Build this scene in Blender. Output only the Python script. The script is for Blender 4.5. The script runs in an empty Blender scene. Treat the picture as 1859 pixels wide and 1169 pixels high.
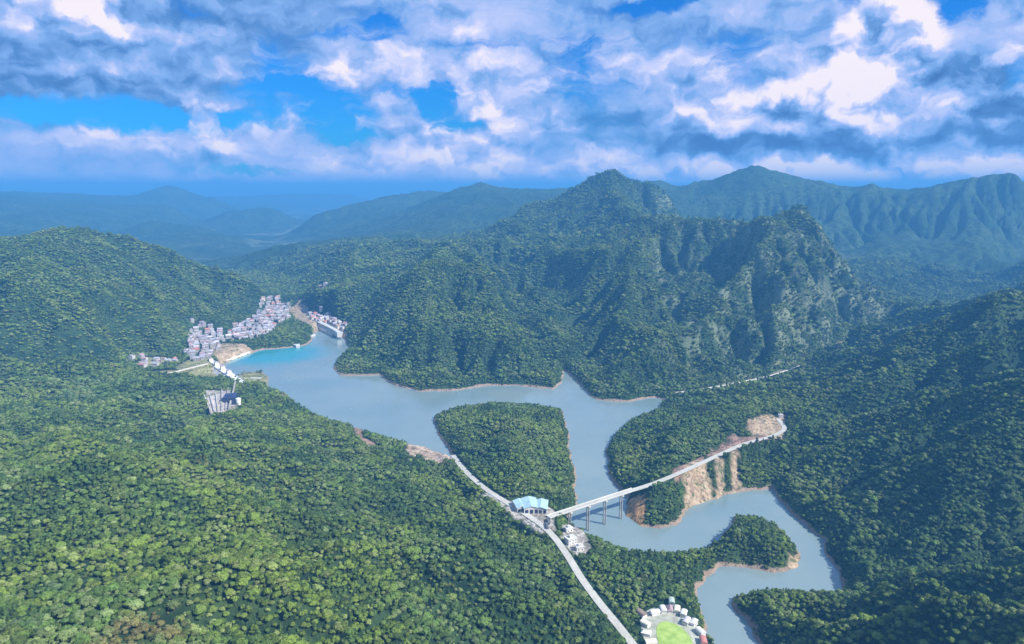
import bpy, bmesh, math, random
import numpy as np
from mathutils import Vector
C = bpy.context.scene.collection
rnd = random.Random(7)
RS = np.random.RandomState(11)

# ------------------------------------------------------------------ camera
H = 400.0                      # drone height above the water
FPX = 1250.0                   # focal length in photo pixels (photo 1859 x 1169)
PITCH = math.atan((584.5 - 340.0) / FPX)
cam_d = bpy.data.cameras.new("camera")
cam_d.sensor_width = 36.0
cam_d.lens = 36.0 * FPX / 1859.0
cam_d.clip_start = 1.0
cam_d.clip_end = 120000.0
cam = bpy.data.objects.new("camera", cam_d)
C.objects.link(cam)
cam.location = (0, 0, H)
cam.rotation_euler = (math.pi / 2 - PITCH, 0, 0)
bpy.context.scene.camera = cam

def ray(u, v):
    x = (u - 929.5) / FPX
    y = -(v - 584.5) / FPX
    cp, sp = math.cos(PITCH), math.sin(PITCH)
    return (x, y * sp + cp, y * cp - sp)

def at(u, v, z):               # point of height z seen there
    d = ray(u, v)
    t = (z - H) / d[2]
    return (d[0] * t, d[1] * t, z)

def far(u, v, D):              # point at horizontal distance D seen there
    d = ray(u, v)
    t = D / math.hypot(d[0], d[1])
    return (d[0] * t, d[1] * t, H + d[2] * t)

# ------------------------------------------------------------------ sun, sky, exposure
SUN_EL, SUN_AZ = math.radians(41), math.radians(114)   # azimuth from +Y towards +X
SUN_STR = 5.0
SKY_STR = 0.10
sd = bpy.data.lights.new("sun", 'SUN')
sd.energy = SUN_STR
sd.angle = math.radians(1.5)
sd.color = (1.0, 0.95, 0.87)
sun = bpy.data.objects.new("sun", sd)
C.objects.link(sun)
sv = Vector((math.cos(SUN_EL) * math.sin(SUN_AZ), math.cos(SUN_EL) * math.cos(SUN_AZ), math.sin(SUN_EL)))
sun.rotation_euler = (-sv).to_track_quat('-Z', 'Y').to_euler()

scn = bpy.context.scene
scn.view_settings.view_transform = 'Standard'
scn.view_settings.look = 'None'
scn.view_settings.gamma = 1.0
scn.view_settings.use_curve_mapping = False
scn.view_settings.exposure = 0.86
scn.cycles.max_bounces = 4
scn.cycles.diffuse_bounces = 2
scn.cycles.glossy_bounces = 2
scn.cycles.transparent_max_bounces = 4

class NT:                      # small node tree helper
    def __init__(s, tree):
        s.t = tree
    def n(s, typ, **kw):
        nd = s.t.nodes.new(typ)
        for k, v in kw.items():
            setattr(nd, k, v)
        return nd
    def put(s, sock, v):
        if isinstance(v, bpy.types.NodeSocket):
            s.t.links.new(v, sock)
        else:
            sock.default_value = v
    def m(s, op, a, b=0.0, c=0.0, clamp=False):
        nd = s.n('ShaderNodeMath', operation=op, use_clamp=clamp)
        s.put(nd.inputs[0], a)
        s.put(nd.inputs[1], b)
        s.put(nd.inputs[2], c)
        return nd.outputs[0]
    def vm(s, op, a, b=None, scale=None):
        nd = s.n('ShaderNodeVectorMath', operation=op)
        s.put(nd.inputs[0], a)
        if b is not None:
            s.put(nd.inputs[1], b)
        if scale is not None:
            s.put(nd.inputs['Scale'], scale)
        return nd.outputs[0]
    def noise(s, vec, scale, detail=5, rough=0.55, dist=0.0, lac=2.0, dim='3D'):
        nd = s.n('ShaderNodeTexNoise', noise_dimensions=dim)
        s.put(nd.inputs['Vector'], vec)
        nd.inputs['Scale'].default_value = scale
        nd.inputs['Detail'].default_value = detail
        nd.inputs['Roughness'].default_value = rough
        nd.inputs['Distortion'].default_value = dist
        nd.inputs['Lacunarity'].default_value = lac
        return nd.outputs[0], nd.outputs[1]
    def mix(s, f, a, b, blend='MIX'):
        nd = s.n('ShaderNodeMix', data_type='RGBA', blend_type=blend)
        s.put(nd.inputs[0], f)
        s.put(nd.inputs[6], a if isinstance(a, bpy.types.NodeSocket) else (*a, 1))
        s.put(nd.inputs[7], b if isinstance(b, bpy.types.NodeSocket) else (*b, 1))
        return nd.outputs[2]
    def mr(s, v, a, b, c=0.0, d=1.0, smooth=True):
        nd = s.n('ShaderNodeMapRange', interpolation_type='SMOOTHSTEP' if smooth else 'LINEAR')
        s.put(nd.inputs[0], v)
        for i, q in enumerate((a, b, c, d)):
            s.put(nd.inputs[i + 1], q)
        return nd.outputs[0]
    def comb(s, x, y, z=0.0):
        nd = s.n('ShaderNodeCombineXYZ')
        s.put(nd.inputs[0], x)
        s.put(nd.inputs[1], y)
        s.put(nd.inputs[2], z)
        return nd.outputs[0]
    def sep(s, v):
        nd = s.n('ShaderNodeSeparateXYZ')
        s.put(nd.inputs[0], v)
        return nd.outputs

# --- the sky: Nishita blue with cumulus and high cloud given by direction
def build_world():
    w = bpy.data.worlds.new("World")
    scn.world = w
    w.use_nodes = True
    w.cycles.sampling_method = 'MANUAL'
    w.cycles.sample_map_resolution = 256
    t = w.node_tree
    t.nodes.clear()
    N = NT(t)
    out = N.n('ShaderNodeOutputWorld')
    tc = N.n('ShaderNodeTexCoord').outputs['Generated']
    sx, sy, sz = N.sep(tc)[0:3]
    az = N.m('ARCTAN2', sx, sy)
    el = N.m('ARCSINE', sz)
    sky = N.n('ShaderNodeTexSky', sky_type='NISHITA')
    sky.sun_disc = False
    sky.sun_elevation = SUN_EL
    sky.sun_rotation = SUN_AZ
    sky.altitude = 400
    sky.air_density = 1.3
    sky.dust_density = 0.3
    sky.ozone_density = 3.0
    p = N.comb(az, el)
    _, wc = N.noise(p, 4.5, 2, 0.5, dim='2D')
    _, wd = N.noise(p, 20.0, 5, 0.6, dim='2D')
    warp = N.vm('MULTIPLY', N.vm('SUBTRACT', wc, (0.5, 0.5, 0.5)), (0.05, 0.028, 0))
    warp2 = N.vm('MULTIPLY', N.vm('SUBTRACT', wd, (0.5, 0.5, 0.5)), (0.055, 0.035, 0))
    pw = N.vm('ADD', N.vm('ADD', p, warp), warp2)
    px, py = N.sep(pw)[0:2]

    def blobs(lst):
        tot = None
        for (u, v, su, s2, amp) in lst:
            d = ray(u, v)
            l = math.sqrt(sum(q * q for q in d))
            a0, e0 = math.atan2(d[0], d[1]), math.asin(d[2] / l)
            x = N.m('DIVIDE', N.m('SUBTRACT', px, a0), su / FPX)
            y = N.m('DIVIDE', N.m('SUBTRACT', py, e0), s2 / FPX)
            r2 = N.m('ADD', N.m('MULTIPLY', x, x), N.m('MULTIPLY', y, y))
            g = N.m('MULTIPLY', N.m('EXPONENT', N.m('MULTIPLY', N.m('MULTIPLY', r2, r2), -0.35)), amp)
            tot = g if tot is None else N.m('ADD', tot, g)
        return tot
    gaps = blobs([(165, 208, 135, 22, 1.0), (395, 218, 50, 13, .8), (520, 180, 70, 45, .75), (630, 215, 50, 35, .7),
                  (835, 195, 55, 32, 1.1), (770, 165, 60, 9, .7), (1200, 5, 50, 12, 1.0), (1545, 5, 22, 16, 1.0),
                  (1712, 15, 34, 26, 1.2), (700, 48, 30, 16, .55), (640, 72, 60, 8, .6), (1065, 130, 60, 40, .4),
                  (50, 262, 70, 14, .4), (480, 302, 110, 6, .7), (1340, 115, 40, 30, .4), (350, 60, 30, 50, .35),
                  (1060, 70, 60, 12, .5), (880, 80, 60, 12, .3), (1850, 150, 25, 30, .5), (490, 100, 20, 20, .5)])
    bright = blobs([(165, 30, 34, 34, .85), (1600, 75, 55, 50, .62), (1480, 165, 85, 55, .5), (1640, 175, 110, 34, .5), (1570, 130, 60, 60, .2),
                   (625, 140, 36, 20, .6), (365, 190, 55, 6, .8), (935, 205, 70, 40, .33), (1085, 285, 50, 24, .3),
                   (720, 285, 110, 20, .33), (1290, 215, 55, 42, .3), (250, 252, 110, 16, .33), (1670, 15, 30, 30, .5),
                   (900, 120, 210, 34, .24), (1200, 110, 130, 50, .18), (60, 30, 60, 40, .12), (1825, 105, 25, 12, .5), (1440, 18, 90, 24, .25),
                   (250, 330, 300, 26, .06), (1560, 312, 420, 20, .6)])
    dark = blobs([(1640, 258, 260, 17, 1.0), (1800, 215, 70, 26, .7), (1800, 160, 70, 40, .35), (300, 100, 110, 70, .38), (60, 140, 90, 40, .35), (470, 30, 120, 60, .3),
                  (1330, 262, 120, 12, .4), (1130, 225, 120, 30, .25), (880, 280, 120, 16, .2), (1420, 215, 60, 20, .25), (60, 200, 60, 60, .2), (30, 70, 60, 40, .25)])

    def body(vec):
        v2 = N.vm('MULTIPLY', vec, (1.0, 1.5, 1.0))
        n1, _ = N.noise(v2, 9.0, 7, 0.55, 0.1, dim='2D')
        vo = N.n('ShaderNodeTexVoronoi', feature='SMOOTH_F1', voronoi_dimensions='2D')
        N.put(vo.inputs['Vector'], v2)
        vo.inputs['Scale'].default_value = 20.0
        vo.inputs['Detail'].default_value = 2.5
        vo.inputs['Roughness'].default_value = 0.5
        vo.inputs['Smoothness'].default_value = 0.6
        return N.m('ADD', n1, N.m('MULTIPLY', N.m('SUBTRACT', 0.5, vo.outputs['Distance']), 0.5))
    b0 = body(pw)
    b1 = body(N.vm('ADD', pw, (0.010, 0.022, 0)))
    bigv, _ = N.noise(N.vm('MULTIPLY', p, (3.2, 6.0, 1.0)), 1.0, 3, 0.5, 0.3, dim='2D')
    bg_ = N.m('SUBTRACT', bigv, 0.5)
    ci, _ = N.noise(N.vm('MULTIPLY', pw, (5.0, 20.0, 1.0)), 1.0, 6, 0.6, 0.5, dim='2D')
    cn = N.m('SUBTRACT', ci, 0.5)
    bn = N.m('SUBTRACT', b0, 0.56)
    cov = N.m('ADD', N.m('ADD', N.m('MULTIPLY', bn, 0.7), 1.04), N.m('MULTIPLY', cn, 1.5))
    cov = N.m('SUBTRACT', cov, N.m('MULTIPLY', gaps, N.m('ADD', 0.78, N.m('MULTIPLY', cn, -2.2))))
    cov = N.m('ADD', cov, N.m('MULTIPLY', bright, 0.5))
    cov = N.m('ADD', cov, N.m('MULTIPLY', dark, 0.4))
    low = N.mr(el, math.radians(-1.0), math.radians(4.5), 1.0, 0.0)
    cov = N.m('ADD', cov, N.m('MULTIPLY', low, 0.35))
    fac = N.mr(cov, 0.0, 0.95)
    mass = N.m('MAXIMUM', N.m('MULTIPLY', N.m('ADD', bright, dark), 1.6, clamp=True), N.mr(bigv, 0.5, 0.62))
    shade = N.m('MULTIPLY', N.m('SUBTRACT', b0, b1), N.m('ADD', N.m('ADD', 0.14, N.m('MULTIPLY', mass, 0.45)), N.m('MULTIPLY', bright, 0.6, clamp=True)))
    br = N.m('ADD', N.m('ADD', 0.58, N.m('MULTIPLY', bright, 0.42)), shade)
    br = N.m('SUBTRACT', br, N.m('MULTIPLY', dark, 0.34))
    br = N.m('ADD', br, N.m('MULTIPLY', bn, N.m('ADD', 0.08, N.m('MULTIPLY', mass, 0.32))))
    br = N.m('ADD', br, N.m('MULTIPLY', bg_, 0.5))
    br = N.m('ADD', br, N.m('MULTIPLY', low, 0.20))
    br = N.m('ADD', br, N.m('MULTIPLY', cn, 0.8))
    br = N.m('MAXIMUM', N.m('MINIMUM', br, 1.0), 0.0)
    cr = N.n('ShaderNodeValToRGB')
    N.put(cr.inputs[0], br)
    e = cr.color_ramp.elements
    e[0].position = 0.0
    e[0].color = (0.06, 0.17, 0.45, 1)
    e[1].position = 1.0
    e[1].color = (1.0, 0.90, 0.95, 1)
    for pos, col in ((0.22, (0.10, 0.26, 0.60)), (0.45, (0.23, 0.43, 0.83)), (0.65, (0.43, 0.55, 0.92)), (0.84, (0.72, 0.73, 0.97))):
        k = e.new(pos)
        k.color = (*col, 1)
    # Nishita blue, deepened as through a polariser
    tint = N.vm('MULTIPLY', sky.outputs[0], (0.04, 0.34, 0.82))
    bg1 = N.n('ShaderNodeBackground')
    bg1.inputs[1].default_value = SKY_STR
    N.put(bg1.inputs[0], tint)
    bg2 = N.n('ShaderNodeBackground')
    bg2.inputs[1].default_value = 0.57
    N.put(bg2.inputs[0], cr.outputs[0])
    mx = N.n('ShaderNodeMixShader')
    N.put(mx.inputs[0], fac)
    t.links.new(bg1.outputs[0], mx.inputs[1])
    t.links.new(bg2.outputs[0], mx.inputs[2])
    t.links.new(mx.outputs[0], out.inputs[0])
build_world()

# ------------------------------------------------------------------ helpers
def tag(o, label=None, cat=None, group=None, kind=None):
    if label: o["label"] = label
    if cat: o["category"] = cat
    if group: o["group"] = group
    if kind: o["kind"] = kind
    return o

def mesh_np(name, verts, faces, mats, parent=None, smooth=False, fm=None):
    me = bpy.data.meshes.new(name)
    verts = np.asarray(verts, dtype=np.float32)
    faces = np.asarray(faces, dtype=np.int32)
    k = faces.shape[1]
    me.vertices.add(len(verts))
    me.vertices.foreach_set("co", verts.ravel())
    me.loops.add(faces.size)
    me.loops.foreach_set("vertex_index", faces.ravel())
    me.polygons.add(len(faces))
    me.polygons.foreach_set("loop_start", np.arange(0, faces.size, k, dtype=np.int32))
    if fm is not None:
        me.polygons.foreach_set("material_index", np.asarray(fm, dtype=np.int32))
    me.polygons.foreach_set("use_smooth", np.full(len(faces), smooth))
    for m in (mats if isinstance(mats, (list, tuple)) else [mats]):
        me.materials.append(m)
    me.update()
    me.validate()
    o = bpy.data.objects.new(name, me)
    C.objects.link(o)
    if parent: o.parent = parent
    return o

class MB:                       # mesh builder: boxes, prisms, tubes into one mesh
    def __init__(s):
        s.v, s.f = [], []
    def add(s, vs, fs):
        b = len(s.v)
        s.v += [tuple(q) for q in vs]
        s.f += [tuple(b + i for i in f) for f in fs]
        return s
    def box(s, x0, x1, y0, y1, z0, z1):
        return s.add([(x0, y0, z0), (x1, y0, z0), (x1, y1, z0), (x0, y1, z0), (x0, y0, z1), (x1, y0, z1), (x1, y1, z1), (x0, y1, z1)],
                     [(0, 3, 2, 1), (4, 5, 6, 7), (0, 1, 5, 4), (1, 2, 6, 5), (2, 3, 7, 6), (3, 0, 4, 7)])
    def gable(s, x0, x1, y0, y1, z0, z1, t=0.3):       # ridge along x, with thickness
        ym = (y0 + y1) / 2
        v = []
        for x in (x0, x1):
            v += [(x, y0, z0), (x, ym, z1), (x, y1, z0), (x, y1, z0 - t), (x, ym, z1 - t), (x, y0, z0 - t)]
        f = [(0, 5, 4, 1), (1, 4, 3, 2), (6, 7, 10, 11), (7, 8, 9, 10)]
        for i in range(6):
            j = (i + 1) % 6
            f.append((i, j, j + 6, i + 6))
        return s.add(v, f)
    def hip(s, x0, x1, y0, y1, z0, z1, inset):
        ym = (y0 + y1) / 2
        v = [(x0, y0, z0), (x1, y0, z0), (x1, y1, z0), (x0, y1, z0), (x0 + inset, ym, z1), (x1 - inset, ym, z1)]
        return s.add(v, [(0, 1, 5, 4), (1, 2, 5), (2, 3, 4, 5), (3, 0, 4), (0, 3, 2, 1)])
    def cyl(s, cx, cy, z0, z1, r0, r1=None, n=10):
        r1 = r0 if r1 is None else r1
        v = [(cx + r0 * math.cos(2 * math.pi * i / n), cy + r0 * math.sin(2 * math.pi * i / n), z0) for i in range(n)]
        v += [(cx + r1 * math.cos(2 * math.pi * i / n), cy + r1 * math.sin(2 * math.pi * i / n), z1) for i in range(n)]
        f = [(i, (i + 1) % n, n + (i + 1) % n, n + i) for i in range(n)]
        f += [tuple(range(n - 1, -1, -1)), tuple(range(n, 2 * n))]
        return s.add(v, f)
    def build(s, name, mat, parent=None, smooth=False):
        me = bpy.data.meshes.new(name)
        me.from_pydata(s.v, [], s.f)
        me.materials.append(mat)
        if smooth:
            me.polygons.foreach_set("use_smooth", np.full(len(me.polygons), True))
        me.update()
        o = bpy.data.objects.new(name, me)
        C.objects.link(o)
        if parent: o.parent = parent
        return o

def empty(name, loc, rz=0.0):
    o = bpy.data.objects.new(name, None)
    o.empty_display_size = 2.0
    C.objects.link(o)
    o.location = loc
    o.rotation_euler = (0, 0, rz)
    return o

def copy_tree(o, parent=None):
    c = o.copy()
    C.objects.link(c)
    c.parent = parent
    for ch in o.children:
        copy_tree(ch, c)
    return c

def simple_mat(name, col, rough=0.8, var=0.25, scale=0.5, spec=0.3, bump=0.0, col2=None):
    m = bpy.data.materials.new(name)
    m.use_nodes = True
    t = m.node_tree
    N = NT(t)
    b = t.nodes['Principled BSDF']
    geo = N.n('ShaderNodeNewGeometry')
    f, _ = N.noise(geo.outputs['Position'], scale, 5, 0.6)
    f2, _ = N.noise(geo.outputs['Position'], scale * 0.13, 3, 0.5)
    ff = N.m('ADD', N.m('MULTIPLY', f, 0.6), N.m('MULTIPLY', f2, 0.4))
    a = tuple(c * (1 - var) for c in col)
    c2 = col2 if col2 else tuple(min(1, c * (1 + var)) for c in col)
    c = N.mix(N.mr(ff, 0.35, 0.65), a, c2)
    N.put(b.inputs['Base Color'], c)
    b.inputs['Roughness'].default_value = rough
    b.inputs['Specular IOR Level'].default_value = spec
    if bump:
        bp = N.n('ShaderNodeBump')
        bp.inputs['Distance'].default_value = bump
        N.put(bp.inputs['Height'], f)
        N.put(b.inputs['Normal'], bp.outputs[0])
    return m

# ------------------------------------------------------------------ numpy noise
_perm = np.arange(4096)
RS.shuffle(_perm)
_ga = RS.rand(4096) * 2 * np.pi
_gx, _gy = np.cos(_ga), np.sin(_ga)
def pnoise(x, y):
    xi = np.floor(x).astype(np.int64)
    yi = np.floor(y).astype(np.int64)
    xf, yf = x - xi, y - yi
    def g(ix, iy, dx, dy):
        h = _perm[(ix + _perm[iy & 4095]) & 4095]
        return _gx[h] * dx + _gy[h] * dy
    u = xf ** 3 * (xf * (xf * 6 - 15) + 10)
    v = yf ** 3 * (yf * (yf * 6 - 15) + 10)
    a = g(xi, yi, xf, yf)
    b = g(xi + 1, yi, xf - 1, yf)
    c = g(xi, yi + 1, xf, yf - 1)
    d = g(xi + 1, yi + 1, xf - 1, yf - 1)
    return ((a * (1 - u) + b * u) * (1 - v) + (c * (1 - u) + d * u) * v) * 1.5
def fbm(x, y, o=5, g=0.5):
    s, a = 0, 1.0
    for i in range(o):
        s = s + a * pnoise(x * 2 ** i + 17.3 * i, y * 2 ** i - 9.1 * i)
        a *= g
    return s
def ridged(x, y, o=5, g=0.5):
    s, a, w = 0, 1.0, 1.0
    for i in range(o):
        n = 1 - np.abs(pnoise(x * 2 ** i + 31.7 * i, y * 2 ** i + 5.3 * i)) * 1.6
        n = n * n * w
        w = np.clip(n, 0, 1)
        s = s + a * n
        a *= g
    return s

# ------------------------------------------------------------------ lie of the land
WATER_PX = [(398, 664), (425, 652), (470, 636), (515, 632), (552, 628), (566, 618), (570, 604), (585, 596), (600, 602), (622, 612),
            (634, 630), (630, 642), (610, 655), (606, 668), (618, 682), (652, 682), (688, 680), (715, 700), (765, 711),
            (830, 709), (880, 700), (940, 700), (1005, 706), (1020, 695), (1024, 672), (1034, 680), (1058, 704), (1082, 726), (1130, 730), (1190, 722),
            (1210, 726), (1195, 742), (1150, 762), (1112, 790), (1100, 825), (1104, 860), (1122, 886), (1138, 905), (1140, 935),
            (1165, 957), (1200, 962), (1238, 946), (1252, 922), (1330, 894), (1405, 888), (1415, 908), (1440, 935),
            (1480, 972), (1500, 980), (1500, 1010), (1520, 1035), (1530, 1060), (1525, 1085), (1480, 1085), (1430, 1078), (1370, 1078), (1334, 1088),
            (1330, 1105), (1355, 1135), (1385, 1172), (1410, 1230), (1430, 1300), (1360, 1310), (1330, 1240), (1305, 1190), (1288, 1150), (1270, 1110), (1265, 1075),
            (1288, 1048), (1305, 1028), (1350, 1028), (1405, 1040), (1450, 1026), (1452, 1005), (1432, 975), (1405, 955), (1375, 940), (1335, 938),
            (1318, 965), (1285, 1000), (1220, 1010), (1150, 1008), (1090, 985), (1050, 968), (1032, 950), (1048, 915), (1044, 860), (1030, 780), (1022, 745),
            (975, 738), (900, 734), (835, 740), (788, 756), (792, 778), (812, 812), (828, 838), (790, 820), (752, 808),
            (738, 806), (690, 792), (640, 775), (585, 758), (540, 735), (520, 716), (486, 704), (488, 690), (478, 676), (448, 676), (424, 684), (405, 676)]
WATER = np.array([at(u, v, 0)[:2] for u, v in WATER_PX])

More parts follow.
